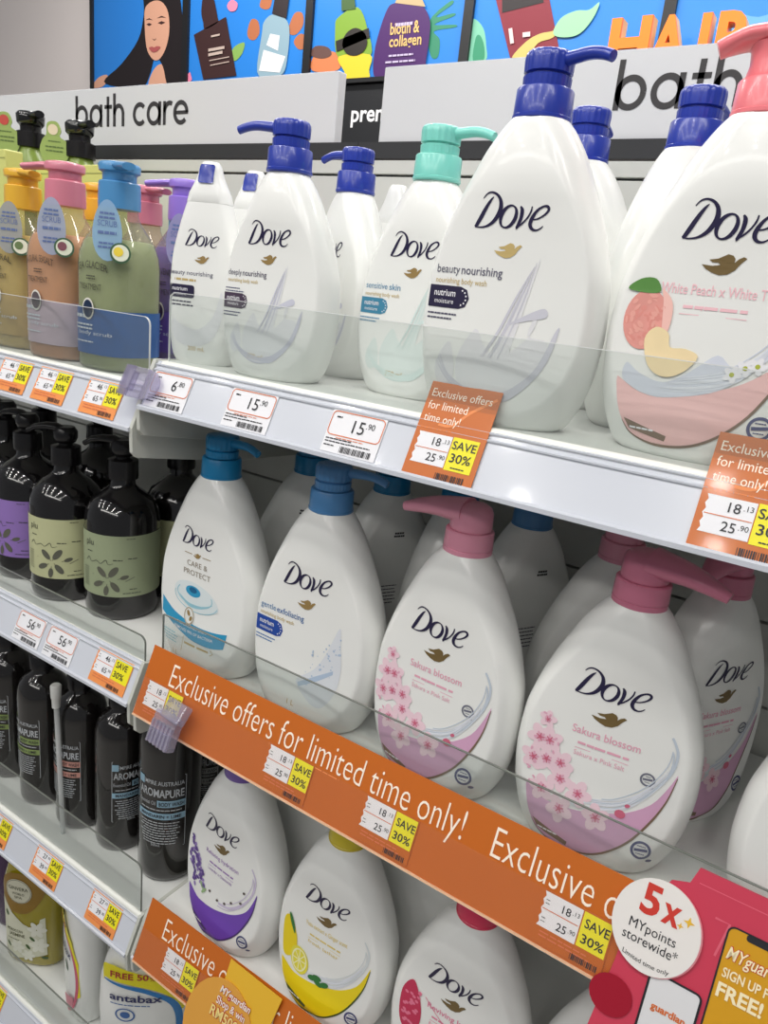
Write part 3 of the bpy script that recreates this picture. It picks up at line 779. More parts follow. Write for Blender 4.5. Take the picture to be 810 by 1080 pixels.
    m1, m2, m3 = mat('swoosh_' + variant, pal[0], .42), mat('name_' + variant, pal[1], .45), mat('water_' + variant, pal[2], .4)
    d = D2(); d.poly(crom(LOWER, 3) + crom(UPPER, 3)); d.build('swoosh', m1, t, S, .0006, .006)
    lc = dict(lemon=(70, 86, 40), lavender=(70, 50, 110), pomegranate=(120, 60, 80)).get(variant, (124, 102, 82))
    lq = crom(LOWER[2:], 4)
    d = D2(); d.stroke(lq, [.0004 + .0014 * min(1, 4 * min(i / len(lq), 1 - i / len(lq))) for i in range(len(lq))]); d.build('swoosh_outline', mat('outline_' + variant, lc, .45), t, S, .0009, .008)
    if variant in ('lemon', 'lavender'):
        d = D2(); d.text(names[0], 0, .1105, w=.054, h=.0058, arc=0); d.build('variant_name', m2, t, S, .0006)
    else:
        d = D2(); d.text(names[0], 0 if variant != 'peach' else -.001, .1085, w=.053 if variant != 'peach' else .072, h=.0066, bold=.008); d.build('variant_name', m2, t, S, .0006)
    d = D2(); d.lines(0, .0995, .042, .0020, 1, .004, 4); d.text('go', -.007, .0993, h=.0034, bold=.02) if variant in ('sakura', 'peach') else None
    d.rect(-.022, .020, .0955, .0960)
    if variant != 'peach': d.text(names[1], -.002, .0895, w=.040, h=.0042)
    d.build('variant_line', m2 if variant != 'lavender' else m2, t, S, .0006)
    up = crom(SPLASH, 3)
    d = D2()
    d.stroke(up, [.0022 * (1 - .6 * i / len(up)) + .0008 for i in range(len(up))])
    d.stroke([(x * .98 - .001, z - .004) for x, z in up[:-4]], .0012); d.stroke([(x - .004, z + .003) for x, z in up[2:-6]], .0008)
    if variant == 'peach':
        d.poly(ccrom([(-.050, .060), (-.050, .048), (-.030, .040), (-.010, .042), (.014, .050), (.034, .068), (.052, .098), (.040, .082), (.020, .066), (.008, .072), (-.006, .060), (-.022, .050), (-.040, .054)], 4))
    d.build('water_splash', m3, t, S, .0008, .006)
    if variant in ('peach', 'sakura', 'lemon'):
        rr = random.Random(21); d = D2()
        for k in range(10):
            o = rr.uniform(-.006, .004); e = rr.uniform(-.002, .002)
            d.pen([(-.020 + o, .050 + o, .0002), (.0 + e, .0535 + o, .0008), (.020, .0605 + o, .0008), (.036 + e, .076 + o, .0007), (.049, .098 + o, .0002)], 4)
        d.build('water_lines', mat('water_line_ink', (226, 230, 238), .4), t, S, .0010, .008)
    # fruit or flowers
    rr = random.Random(11)
    if variant == 'sakura':
        mp, mr, ml = mat('petal_pink', (240, 210, 220), .45), mat('petal_heart', (206, 104, 130), .45), mat('petal_deep', (228, 172, 194), .45)
        d = D2(); dh = D2(); dp = D2()
        for (x, z) in FLOWERS:
            r = .0104 if z < .1 else .0070; a0 = rr.random() * 6
            for k in range(5):
                a = a0 + k * 2 * pi / 5; d.ell(x + r * .55 * cos(a), z + r * .6 * sin(a), r * .56, r * .42, 10, a)
                dp.ell(x + r * .28 * cos(a), z + r * .3 * sin(a), r * .2, r * .1, 8, a)
            dh.ell(x, z, r * .15, n=8)
            for k in range(5):
                a = a0 + .6 + k * 2 * pi / 5; dh.stroke([(x, z), (x + r * .36 * cos(a), z + r * .36 * sin(a))], r * .09)
        for k in range(16):
            x = rr.uniform(-.056, -.034); z = rr.uniform(.05, .115); dp.ell(x, z, .0018, .0010, 8, rr.random() * 3)
        dh.ell(.0222, .0535, .0042, .0036, 10); dh.ell(.0262, .0620, .0022, .0016, 8, .5)
        d.build('blossoms', mp, t, S, .0011, .008); dp.build('blossom_shade', ml, t, S, .0014); dh.build('blossom_hearts', mr, t, S, .0017)
    elif variant == 'peach':
        d = D2(); d.ell(-.0435, .0895, .0148, .0200, 28); d.build('peach_fruit', mat('peach_skin', (232, 158, 148), .45, noise=.22, nscale=45), t, S, .0010, .006)
        d = D2(); d.poly(ccrom([(-0.0355, 0.1105), (-0.0275, 0.1025), (-0.0260, 0.0885), (-0.0295, 0.0745), (-0.0315, 0.0885), (-0.0335, 0.1025)], 4)); d.build('peach_cheek', mat('peach_blush', (246, 196, 186), .45), t, S, .0013, .006)
        d = D2(); d2 = D2(); r2 = random.Random(2)
        for k in range(60):
            a_ = r2.uniform(0, 6.28); q_ = math.sqrt(r2.random()) * .86
            (d if k % 2 else d2).ell(-.0435 + .0148 * q_ * cos(a_), .0895 + .0205 * q_ * sin(a_), r2.uniform(.0010, .0034), r2.uniform(.0006, .0020), 8, a_ + 1.6)
        d.build('peach_blush_dots', mat('peach_red', (228, 148, 138), .45), t, S, .0012); d2.build('peach_light_dots', mat('peach_light', (236, 168, 156), .45), t, S, .0013)
        d = D2(); d.poly(ccrom([(-0.0590, 0.1090), (-0.0510, 0.1160), (-0.0410, 0.1165), (-0.0365, 0.1090), (-0.0440, 0.1070)], 4)); d.build('leaf', mat('leaf_green', (88, 140, 66), .45), t, S, .0016)
        d = D2(); d.poly(ccrom([(-0.0410, 0.0765), (-0.0350, 0.0855), (-0.0260, 0.0825), (-0.0230, 0.0735), (-0.0130, 0.0735), (-0.0040, 0.0695), (-0.0110, 0.0585), (-0.0230, 0.0535), (-0.0350, 0.0595)], 4)); d.build('peach_slice', mat('peach_flesh', (244, 222, 176), .45, noise=.06, nscale=80), t, S, .0016, .006)
        d = D2()
        for x, z in ((.019, .061), (.026, .066), (.033, .068)):
            for k in range(5): d.ell(x + .0032 * cos(k * 1.257), z + .0032 * sin(k * 1.257), .0028, .0020, 8, k * 1.257)
        d.build('tea_blossom', PAPER, t, S, .0016)
        d = D2()
        for x, z in ((.019, .061), (.026, .066), (.033, .068)): d.ell(x, z, .0016, n=8)
        d.build('tea_blossom_heart', mat('lime_ink', (176, 184, 70), .45), t, S, .0019)
    elif variant == 'lemon':
        d = D2(); d.poly(ccrom([(-.0565, .098), (-.048, .107), (-.038, .090), (-.036, .072), (-.044, .056), (-.054, .058)], 4)); d.build('lemon_fruit', mat('lemon_skin', (238, 212, 16), .45), t, S, .0010, .006)
        d = D2(); d.ell(-.030, .060, .0125, .0165, 24, .25); d.build('lemon_slice', mat('lemon_rind', (232, 222, 70), .45), t, S, .0013, .006)
        d = D2(); d.ring(-.030, .060, .0095, .0018, 24, 0, 360, .013)
        for k in range(8): d.stroke([(-.030, .060), (-.030 + .009 * cos(k * pi / 4), .060 + .012 * sin(k * pi / 4))], .0012)
        d.build('lemon_pith', mat('lemon_pale', (246, 244, 190), .45), t, S, .0016)
        D2().poly(ccrom([(-.050, .110), (-.047, .100), (-.040, .088), (-.041, .098), (-.047, .110)], 4)).build('leaf', mat('leaf_dark_green', (50, 118, 56), .45), t, S, .0016)
        d = D2()
        for x, z, r in ((-.010, .050, .3), (-.002, .048, -.3), (.006, .050, .5), (-.004, .053, .1)): d.ell(x, z, .006, .0032, 12, r)
        d.build('mint_leaves', mat('leaf_dark_green', (50, 118, 56), .45), t, S, .0016)
    elif variant == 'lavender':
        d = D2(); dd = D2()
        for x0, z0, x1, z1 in ((-.052, .116, -.036, .064), (-.044, .104, -.028, .060), (-.054, .094, -.046, .056)):
            for k in range(22):
                q = k / 21; x = x0 + (x1 - x0) * q + rr.uniform(-.0036, .0036); z = z0 + (z1 - z0) * q + rr.uniform(-.002, .002)
                (d if k % 2 else dd).ell(x, z, .0031, .0022, 8, rr.random() * 3)
        d.build('lavender_sprig', mat('lavender_ink', (150, 128, 190), .45), t, S, .0010); dd.build('lavender_sprig', mat('lavender_deep', (92, 66, 140), .45), t, S, .0013)
        d = D2()
        for x, z in ((-.016, .062), (-.002, .058), (.010, .061), (.020, .068), (.034, .076), (.038, .092)): d.ell(x, z, .0022, .0016, 8, .6)
        d.build('petal_specks', mat('petal_dark', (90, 80, 76), .45), t, S, .0013)
        d = D2(); d.ell(-.030, .060, .006, .0022, 10, -.8); d.ell(-.026, .056, .006, .002, 10, .9); d.build('leaf', mat('leaf_pale_green', (150, 180, 130), .45), t, S, .0013)
    else:
        d = D2(); dd = D2(); d.poly(ccrom([(-.056, .110), (-.046, .128), (-.038, .118), (-.032, .096), (-.034, .076), (-.048, .066), (-.056, .080)], 4)); d.build('pomegranate', mat('pomegranate_red', (198, 44, 84), .4), t, S, .0010, .006)
        for k in range(26): dd.ell(rr.uniform(-.052, -.036), rr.uniform(.075, .118), .0022, .0018, 8)
        dd.build('pomegranate_seeds', mat('seed_pink', (232, 120, 150), .35), t, S, .0013)
        d = D2(); d.stroke(crom([(-.030, .118), (-.016, .106), (.0, .096), (.018, .088)], 4), .0008); d.build('flourish', m2, t, S, .0010)
    d = D2(); d.poly([(-.0435, .0225), (-.012, .0150), (-.0125, .0112), (-.0385, .0160)]); d.build('plaque', mat('plaque_' + variant, lc, .45), t, S, .0011, .006)
    d = D2(); d.lines(-.038, .0165, .020, .0012, 1, .002, 4, 'L'); d.build('plaque_print', PAPER, t, S, .0014)
    badge(t, S, .043, .0296, .0078, mat('badge_blue_ink', (70, 76, 120), .45))
    if variant in ('sakura',): badge(t, S, .036, .089, .0058, mat('badge_grey_ink', (110, 112, 128), .45))
    return t

BLUE = (38, 58, 160); TEAL = (16, 124, 176); SKY = (74, 130, 182); AQUA = (128, 214, 200); PINK = (226, 150, 172); ROSE = (206, 120, 146)
zC, zE, zH = ZD['C'], ZD['E'], ZD['H']
# top shelf, right bay
dove('white pump bottle with wide blue pump, deeply nourishing, beside the slim flip-top bottle', (-.4930, .064, zC), RAD(5), .845, 'deeply', 'blue', BLUE, RAD(190), ck=1.15)
dove('white pump bottle with aqua pump, sensitive skin, behind the large beauty nourishing bottle', (-.3660, .113, zC), RAD(2), .858, 'sensitive', 'aqua', AQUA, RAD(-8), ck=1.15)
dove('largest blue-pump white bottle, beauty nourishing, behind the orange offer card', (-.2550, .068, zC), RAD(3), 1.02, 'beauty', 'blue', BLUE, RAD(-22))
dove('white bottle with coral pump and printed peach at the right edge', (-.1045, .083, zC), RAD(1), 1.03, 'peach', 'peach', (244, 128, 136), RAD(190))
dove('blue-pump white bottle standing right behind the deeply nourishing bottle', (at(380, 143, .168).x, .168, zC), RAD(-24), .84, 'deeply', 'blue', BLUE, RAD(195), ck=1.12)
dove('blue-pump white bottle hidden behind the largest beauty nourishing bottle', (at(628, 98, .245).x, .245, zC), RAD(10), 1.04, 'beauty', 'blue', BLUE, RAD(80), back=True)
dove('blue-pump white bottle behind the printed peach bottle', (at(738, 95, .195).x + .004, .195, zC), RAD(75), 1.04, 'beauty', 'blue', BLUE, RAD(5), blank=True)
# middle shelf, right bay
dove('white bottle with teal pump and teal band at the left end of the middle shelf', (-.5745, .077, zE), RAD(0), 1.03, 'care', 'teal', TEAL, RAD(-5))
dove('white bottle with steel-blue pump, gentle exfoliating, behind the long orange banner', (-.4195, .073, zE), RAD(3), 1.035, 'gentle', 'skyblue', SKY, RAD(8))
dove('sakura blossom bottle with pink pump pointing left, beside the gentle exfoliating bottle', (-.2675, .074, zE), RAD(-3), 1.035, 'sakura', 'pink', PINK, RAD(186))
dove('sakura blossom bottle with rose pump pointing right, nearest above the pink card', (-.1165, .080, zE), RAD(6), 1.025, 'sakura', 'rose', ROSE, RAD(-12))
# lower shelf, right bay
dove('white bottle with purple cap and lavender print beside the tall black bottles', (-.5150, .076, zH), RAD(-4), 1.055, 'lavender', 'purplecap', (112, 84, 160), RAD(0))
dove('white bottle with yellow cap and lemon print under the long orange banner', (-.3575, .074, zH), RAD(2), 1.03, 'lemon', 'yellowcap', (206, 186, 40), RAD(0))
dove('white bottle with crimson cap and pomegranate print at the bottom edge', (-.2000, .074, zH), RAD(2), 1.03, 'pomegranate', 'crimsoncap', (214, 48, 86), RAD(0))
# rows behind
dove('teal-pump white bottle turned sideways behind the gap left of gentle exfoliating', (at(330, 482, .20).x, .20, zE), RAD(-150), 1.0, 'care', 'teal', TEAL, RAD(190), back=True)
dove('teal-pump white bottle turned sideways just behind the gentle exfoliating bottle', (at(415, 500, .21).x, .21, zE), RAD(-118), 1.0, 'care', 'teal', TEAL, RAD(-70), back=True)
dove('teal-pump white bottle half hidden by the pink pump pointing left', (at(487, 515, .215).x, .215, zE), RAD(-100), 1.0, 'care', 'teal', TEAL, RAD(-100), back=True)
dove('steel-blue-pump white bottle seen sideways between the two sakura bottles', (at(569, 540, .225).x - .006, .225, zE), RAD(-118), 1.0, 'gentle', 'skyblue', SKY, RAD(-80), back=True)
dove('pink-pump white bottle directly behind the rose pump pointing right', (at(655, 562, .20).x + .004, .20, zE), RAD(25), .99, 'sakura', 'pink', ROSE, RAD(0), blank=True)
dove('sakura blossom bottle in shade, turned to the right behind the frontmost sakura bottle', (at(768, 590, .19).x + .004, .19, zE), RAD(60), .99, 'sakura', 'rose', ROSE, RAD(200))
dove('white bottle cut by the right edge above the pink card', (.060, .078, zE), RAD(4), 1.0, 'sakura', 'pink', PINK, RAD(0), blank=True)
dove('plain white bottle in shade between the lavender and lemon bottles', (at(322, 870, .165).x, .165, zH), 0, 1.03, 'lemon', 'yellowcap', (206, 186, 40), RAD(0), blank=True)
dove('plain white bottle in shade between the lemon and pomegranate bottles', (at(445, 925, .165).x, .165, zH), 0, 1.03, 'lemon', 'yellowcap', (206, 186, 40), RAD(0), blank=True)
dove('plain white bottle right of the pomegranate bottle under the banner', (-.050, .078, zH), 0, 1.03, 'pomegranate', 'crimsoncap', (214, 48, 86), RAD(0), blank=True)

# slim flip-top bottles
def flip(label, loc, rz, s=1.0, tab=BLUE, art=True):
    t = thing('body_wash_bottle', label, 'bottle', loc, rz, s)
    zs = [.1607 * i / 40 for i in range(41)]
    SB.mesh(64, zs).build('body', WHITE, t, 35)
    SB.mesh(64, [.1607, .1612, .170, .178, .186, .192, .197, .199, .200]).build('cap', WHITE, t, 35)
    d = D2(); d.rrect(-.0082, .0082, .179, .1968, .0022); d.build('flip_tab', mat('flip_tab_%d' % tab[0], tab, .25, coat=.3), t, lambda x, z, off: (x, -SB.front(x, z) - off - .0005, z), .0009, .004)
    if art:
        S = SB.surf
        d = D2(); logo_strokes(d, 0, .120, .037); d.build('logo', NAVY, t, S, .0005)
        d = D2(); bird(d, .001, .106, .016); d.build('emblem', GOLD, t, S, .0005)
        d = D2(); d.text('beauty nourishing', -.036, .0895, w=.050, h=.0045, align='L', bold=.004); d.build('variant_name', mat('tint_b_beauty', (98, 96, 116)), t, S, .0005)
        d = D2(); d.lines(-.036, .0835, .038, .0022, 1, .003, 4, 'L'); d.build('variant_line', PALEGOLD, t, S, .0005)
        d = D2(); d.rrect(-.037, -.006, .0665, .0795, .003); d.build('moisture_badge', mat('badge_beauty', (36, 30, 62)), t, S, .0006, .006)
        d = D2(); d.text('nutrium', -.023, .0735, w=.018, h=.004, bold=.01); d.text('moisture', -.023, .0690, w=.015, h=.0028); d.build('badge_lettering', PAPER, t, S, .0009)
        d = D2(); d.lines(-.037, .062, .032, .0014, 2, .0036, 5, 'L'); d.build('small_print', NAVY, t, S, .0005)
        d = D2(); d.poly(ccrom([(-.026, .024), (-.034, .046), (-.020, .040), (.0, .036), (.016, .050), (.024, .076), (.026, .050), (.016, .026), (-.006, .018)], 4)); d.build('milk_splash', mat('splash_pale_deeply', (226, 227, 230)), t, S, .0005, .006)
        d = D2(); d.text('200 mL', 0, .014, h=.0045); d.build('volume_mark', PALEGOLD, t, S, .0005)
    return t
flip('slim white flip-top bottle with blue tab at the left end of the top shelf', (-.5930, .0640, zC), RAD(20), .97)
flip('slim white flip-top bottle hidden behind the deeply nourishing bottle', (at(270, 185, .135).x, .135, zC), RAD(12), .99)
flip('white round-shouldered bottle peeping between the blue pump and the aqua pump', (at(420, 205, .245).x, .245, zC), RAD(170), 1.02, (230, 231, 230), False)

# ------------------------------------------------------------------ pastel scrub bottles, left bay
SCR = [(0, .038, .033), (.003, .0405, .0355), (.008, .042, .037), (.112, .042, .037), (.126, .0405, .0355), (.138, .036, .032), (.150, .0275, .026), (.160, .0205, .0205), (.166, .0182, .0182), (.176, .0178, .0178)]
def scrub(label, loc, rz, s, content, pumpcol, pname, low, lowname, word, nozzle, tagcol=(192, 212, 230), badgec=(220, 200, 60), withtag=True, spout='flat', plain=False):
    t = thing('scrub_bottle', label, 'bottle', loc, rz, s)
    m = mat('scrub_' + pname, content, .35, noise=.10, nscale=90)
    MB().loft([(z + .0012 if z == 0 else z, a - .0018, b - .0018) for z, a, b in SCR[:6]] + [(.141, .030, .027)], 56, 3.2).build('contents', m, t, 50)
    MB().loft(SCR, 56, 2.9).build('shell', clear('clear_bottle_' + pname, tuple(min(255, int(c * .25 + 190)) for c in content), .12, .06), t, 50)
    pm = mat('scrub_pump_' + pname, pumpcol, .3, coat=.2)
    MB().lathe([(.0185, .172), (.0222, .1725), (.0224, .178), (.0218, .1985), (.0205, .200)], 40).build('collar', pm, t, True)
    h = MB(); h.lathe([(.0165, .199), (.0178, .2005), (.0178, .208), (.0215, .210), (.0222, .216), (.0205, .2185), (.012, .220)], 40)
    u = Vector((cos(nozzle), sin(nozzle), 0)); L = .045
    path = [Vector((0, 0, .2145 - .004 * max(0, q - .4))) + u * (.008 + L * q) for q in [i / 8 for i in range(9)]]
    h.tube(path, [(.013 - .006 * q, .0048 - .001 * q) for q in [i / 8 for i in range(9)]], 16)
    h.build('pump_head', pm, t, 50)
    if plain: return t
    S = lambda x, z, off: (x, -(.037 + off) * (max(0, 1 - (abs(x) / .042) ** 2.9)) ** (1 / 2.9) - off * .3, z)
    d = D2()
    MB().loft([(.0175, .0425, .0375), (.018, .04255, .03755), (.066, .04255, .03755), (.0665, .0425, .0375)], 64, 2.9).build('label_wrap', mat('scrub_label_' + lowname, low, .35, noise=.16, nscale=45), t, 50)
    d = D2(); d.text(word[0], 0, .109, w=.048, h=.0075, arc=7.0); d.text('TREATMENT', -.002, .0865, w=.036, h=.0062); d.lines(0, .100, .018, .0012, 2, .0028, 3)
    d.build('lettering', mat('scrub_ink', (66, 64, 58), .5), t, S, .0008)
    d = D2(); d.ell(-.004, .066, .0095, .0115); d.build('emblem', mat('emblem_white', (226, 224, 216), .45), t, S, .0012, .006)
    d = D2(); d.ell(-.004, .066, .0078, .0094); d.build('emblem', mat('emblem_' + lowname, tuple(int(c * .45) for c in low), .45), t, S, .0015, .006)
    d = D2(); d.lines(-.036, .056, .034, .0035, 1, .005, 4, 'L'); d.lines(-.036, .048, .045, .0018, 2, .004, 6, 'L'); d.text(word[1], .004, .0385, w=.05, h=.0042); d.lines(-.03, .030, .04, .0014, 1, .004, 5, 'L')
    d.build('label_print', mat('scrub_label_print', (214, 222, 232), .45), t, S, .0012)
    if withtag:
        tm = clear('tag_film_' + pname, tagcol, .55, .08)
        tg = MB(); pts = [(.0145 * cos(2 * pi * k / 24) * (1 - .15 * sin(2 * pi * k / 24)), .031 * sin(2 * pi * k / 24)) for k in range(24)]
        # neck tag leaning out from the collar over the shoulder, in front and to the left
        R0 = Matrix.Translation((.029, -.0395, .148)) @ Matrix.Rotation(RAD(50), 4, 'Z') @ Matrix.Rotation(RAD(-10), 4, 'X')
        tg.prism(pts, lambda a, b: R0 @ Vector((a, -.0006, b)), lambda a, b: R0 @ Vector((a, .0006, b)))
        to = tg.build('neck_tag', tm, t)
        sf = lambda x, z, off: tuple(R0 @ Vector((x, -.0006 - off, z)))
        d = D2(); d.lines(0, .016, .017, .0022, 2, .0045, 3); d.text('SCRUB', 0, .004, w=.019, h=.006); d.lines(0, -.004, .022, .003, 1, .004, 3); d.lines(-.001, -.014, .017, .002, 2, .004, 3)
        d.build('tag_print', mat('tag_print_blue', (90, 110, 160), .45), to, sf, .0005)
        st = MB(); R1 = R0 @ Matrix.Translation((.013, -.0022, -.022))
        st.prism([(.0105 * cos(2 * pi * k / 22), .0105 * sin(2 * pi * k / 22)) for k in range(22)], lambda a, b: R1 @ Vector((a, -.0006, b)), lambda a, b: R1 @ Vector((a, .0014, b)))
        so = st.build('sticker', mat('sticker_green', (54, 92, 60), .4), t)
        sg = lambda x, z, off: tuple(R1 @ Vector((x, -.0006 - off, z)))
        D2().ell(0, 0, .0085).build('sticker_face', mat('sticker_face', (222, 226, 206), .45), so, sg, .0005)
        d = D2().ell(-.002, .001, .0048); d.build('sticker_fruit', mat('sticker_fruit_%d_%d' % badgec[:2], badgec, .45), so, sg, .0009)
    return t
zDk = ZD['D']
PK, BL_, YL, PU = (212, 128, 146), (78, 142, 194), (226, 176, 56), (150, 120, 214)
scrub('pale green scrub bottle with blue pump and blue label beside the peach one', (-.7345, .066, zDk), RAD(2), 1.0, (160, 170, 122), BL_, 'green', (44, 92, 156), 'blue', ('SEA GLACIER', 'body scrub'), RAD(-30), (176, 210, 236), (232, 206, 60))
scrub('peach-coloured scrub bottle with pink pump and pale pink label, beside the blue pump', (-.8310, .066, zDk), RAD(2), 1.0, (206, 160, 116), PK, 'peach', (196, 178, 190), 'rose', ('NATURAL SEASALT', 'body scrub'), RAD(200), (200, 208, 228), (128, 70, 84))
scrub('olive scrub bottle with yellow pump at the left edge of the top left shelf', (-.9310, .076, zDk), RAD(2), .97, (196, 176, 104), YL, 'olive', (176, 150, 92), 'olive', ('NATURAL', 'body scrub'), RAD(-20), (196, 200, 200), (96, 120, 70))
scrub('purple scrub bottle with violet pump beside the slim flip-top bottle', (at(199, 172, .170).x, .170, zDk), RAD(2), 1.0, (128, 108, 176), PU, 'purple', (106, 84, 170), 'purple', ('SEA LAVENDER', 'body scrub'), RAD(200), (190, 186, 226), (226, 110, 160))
scrub('peach scrub bottle with pink pump pointing right, behind the blue pump', (at(158, 190, .180).x - .008, .180, zDk), 0, .97, (226, 150, 126), PK, 'peach', (196, 178, 190), 'rose', ('', ''), RAD(-10), plain=True)
scrub('scrub bottle with amber-yellow pump between the pink pump and the blue pump', (at(106, 192, .168).x, .168, zDk), 0, .965, (196, 176, 104), (236, 176, 60), 'amber', (176, 150, 92), 'olive', ('', ''), RAD(200), plain=True)
scrub('scrub bottle with blue pump half hidden behind the violet pump', (at(194, 190, .265).x, .268, zDk), 0, .96, (150, 176, 190), BL_, 'bluegreen', (60, 110, 170), 'blue', ('', ''), RAD(20), plain=True)

# yellow-green cartons and the black-pump bottles behind them
def carton(label, x0, x1, y, zt, rz):
    t = thing('gift_carton', label, 'box', ((x0 + x1) / 2, y, zDk), rz)
    hw = (x1 - x0) / 2; h = zt - zDk
    MB().box(-hw, hw, -.012, .014, 0, h).build('carton', mat('carton_yellow_green', (206, 208, 124), .5, noise=.03, nscale=8), t, False, .002)
    d = MB().box(-hw + .001, hw - .001, -.0125, .0145, h - .012, h - .0105); d.build('lid_seam', mat('carton_seam', (160, 164, 96), .6), t)
carton('pale yellow-green carton standing at the left edge behind the scrub bottles', -1.30, -1.083, .165, 1.632, RAD(-4))
carton('pale yellow-green carton behind the pink pump and yellow pump', -1.135, -.925, .226, 1.624, RAD(-5))
def blackpump(label, px, py, y, fruit):
    p = at(px, py, y)
    t = thing('shampoo_bottle', label, 'bottle', (p.x, y, zDk))
    h = p.z - zDk
    MB().loft([(0, .036, .026), (.006, .040, .029), (h - .10, .040, .029), (h - .075, .036, .027), (h - .058, .020, .019), (h - .05, .0175, .0175)], 40, 2.4).build('body', mat('olive_green_plastic', (120, 140, 60), .3), t, 50)
    MB().lathe([(.019, h - .052), (.0225, h - .051), (.0225, h - .030), (.020, h - .0285), (.0155, h - .028), (.0155, h - .022), (.0165, h - .018)], 40, flute=20, fd=.012).build('collar', PUMPBLACK, t, 50)
    q = MB().lathe([(.0165, h - .020), (.0205, h - .016), (.0215, h - .004), (.018, h)], 40)
    u = Vector((.96, -.28, 0))
    q.tube([Vector((0, 0, h - .006)) + u * (.006 + .040 * i / 8) for i in range(9)], [(.012 - .0045 * i / 8, .0052) for i in range(9)], 16)
    q.build('pump_head', mat('black_glossy_pump', (20, 20, 22), .14, coat=.5), t, 50)
    R0 = Matrix.Translation((-.016, -.032, h - .038)) @ Matrix.Rotation(RAD(36), 4, 'Z')
    pts = ccrom([(-.010, .030), (.004, .032), (.010, .020), (.008, .012), (.020, .004), (.022, -.010), (.012, -.026), (-.012, -.026), (-.022, -.010), (-.018, .006), (-.012, .014)], 4)
    tg = MB().prism(pts, lambda a, b: R0 @ Vector((a, -.0007, b)), lambda a, b: R0 @ Vector((a, .0007, b))).build('neck_tag', mat('tag_green', (150, 172, 96), .45), t)
    sf = lambda x, z, off: tuple(R0 @ Vector((x, -.0007 - off, z)))
    D2().ell(-.002, .021, .0075).build('tag_fruit', mat('tag_fruit_%d' % fruit[1], fruit, .45), tg, sf, .0005)
    d = D2(); d.lines(0, .004, .022, .0016, 1); d.lines(0, -.004, .030, .002, 2, .0055, 4); d.build('tag_print', mat('tag_print_green', (90, 112, 60), .5), tg, sf, .0005)
blackpump('black-pump bottle with apple on its green neck tag, at the far left', 32, 119, .268, (190, 70, 60))
blackpump('black-pump bottle with pale flower on its green neck tag, under the sign lettering', 84, 129, .280, (224, 208, 184))

# ------------------------------------------------------------------ black bottles with paper labels
zF = ZD['F']
PLU = [(.0405, 0), (.0445, .002), (.0465, .008), (.0470, .014), (.0470, .128), (.0455, .138), (.0400, .150), (.0300, .160), (.0200, .167), (.0155, .172), (.0150, .180)]
def plu(label, loc, rz, lab, lname, s=1.0, plain=False, word='plu'):
    t = thing('lotion_bottle', label, 'bottle', loc, rz, s)
    MB().lathe(PLU, 56).build('body', PLBLACK, t, 50)
    MB().lathe([(.0155, .179), (.0185, .180), (.0190, .184), (.0185, .204), (.0150, .2055), (.0085, .206), (.0085, .212)], 40, flute=20, fd=.01).build('collar', PUMPBLACK, t, 50)
    h = MB().lathe([(.0085, .208), (.0125, .210), (.0150, .216), (.0150, .224), (.0110, .230)], 32)
    h.tube([(-.004, 0, .224), (-.012, -.002, .2285), (-.024, -.004, .2290), (-.038, -.006, .2265), (-.048, -.0075, .220)], [(.0085, .006), (.0085, .0055), (.0075, .0048), (.0062, .004), (.0052, .0034)], 14)
    h.build('pump_head', PUMPBLACK, t, 50)
    S = cyl_surf(.0470)
    d = D2(); d.rect(-.060, .092, .034, .116, 48, 2); d.build('paper_label', mat('label_paper_' + lname, lab, .55), t, S, .0005)
    if plain: return t
    k = mat('label_ink_dark', (58, 60, 52), .55)
    d = D2(); d.text(word, -.030, .100, h=.0085, align='L'); d.lines(-.028, .091, .010, .0012, 1, .003, 2, 'L')
    d.rect(-.040, .052, .0755, .0759); d.rect(-.040, .020, .0405, .0408)
    d.lines(-.036, .068, .012, .0009, 9, .0030, 3, 'L', 5); d.lines(.026, .112, .014, .0008, 1, .002, 3, 'L'); d.lines(.030, .044, .010, .0011, 1, .002, 2, 'L'); d.lines(.022, .0385, .026, .0011, 1, .002, 4, 'L')
    d.lines(.010, .0835, .012, .0012, 1, .002, 2, 'L'); d.lines(.028, .0855, .016, .0012, 1, .002, 2, 'L')
    d.pen([(-.030, .078, .0006), (-.025, .083, .0010), (-.020, .078, .0006), (-.012, .081, .0008), (-.006, .078, .0006), (.001, .0835, .0010), (.004, .078, .0005), (.010, .0795, .0005)])
    d.build('label_print', k, t, S, .0008)
    d = D2(); rr = random.Random(len(label))
    for cx, cz, L, q in ((-.002, .064, .013, 2.3), (-.006, .052, .012, 3.6), (.008, .065, .014, .9), (.010, .051, .013, -.9), (.002, .046, .011, -1.7), (.020, .060, .009, .3)):
        d.ell(cx + .004 * cos(q), cz + .004 * sin(q), L * .62, L * .30, 14, q)
        d.stroke([(cx - L * .5 * cos(q), cz - L * .5 * sin(q)), (cx, cz)], .0008)
    d.stroke([(-.018, .062), (.026, .056), (.036, .061)], .0009)
    d.build('botanical_drawing', mat('label_ink_soft', (92, 92, 80), .55), t, S, .0009)
    return t
plu('black pump bottle with sage green botanical label, nearest of the second left shelf', (-.7735, .103, zF), RAD(26), (150, 160, 128), 'sage')
plu('black pump bottle with cream-yellow botanical label between purple and sage ones', (-.8690, .087, zF), RAD(28), (188, 190, 148), 'cream')
plu('black pump bottle with purple botanical label second from left', (-.9660, .094, zF), RAD(6), (142, 112, 182), 'purple')
plu('black pump bottle with white label cut by the left edge', (-1.0600, .118, zF), RAD(30), (206, 206, 204), 'white', plain=False, word='pol')
plu('black pump bottle with cream label in shade beside the teal-pump bottle', (at(188, 470, .19).x - .004, .200, zF), RAD(10), (188, 190, 148), 'cream', 1.0, True)
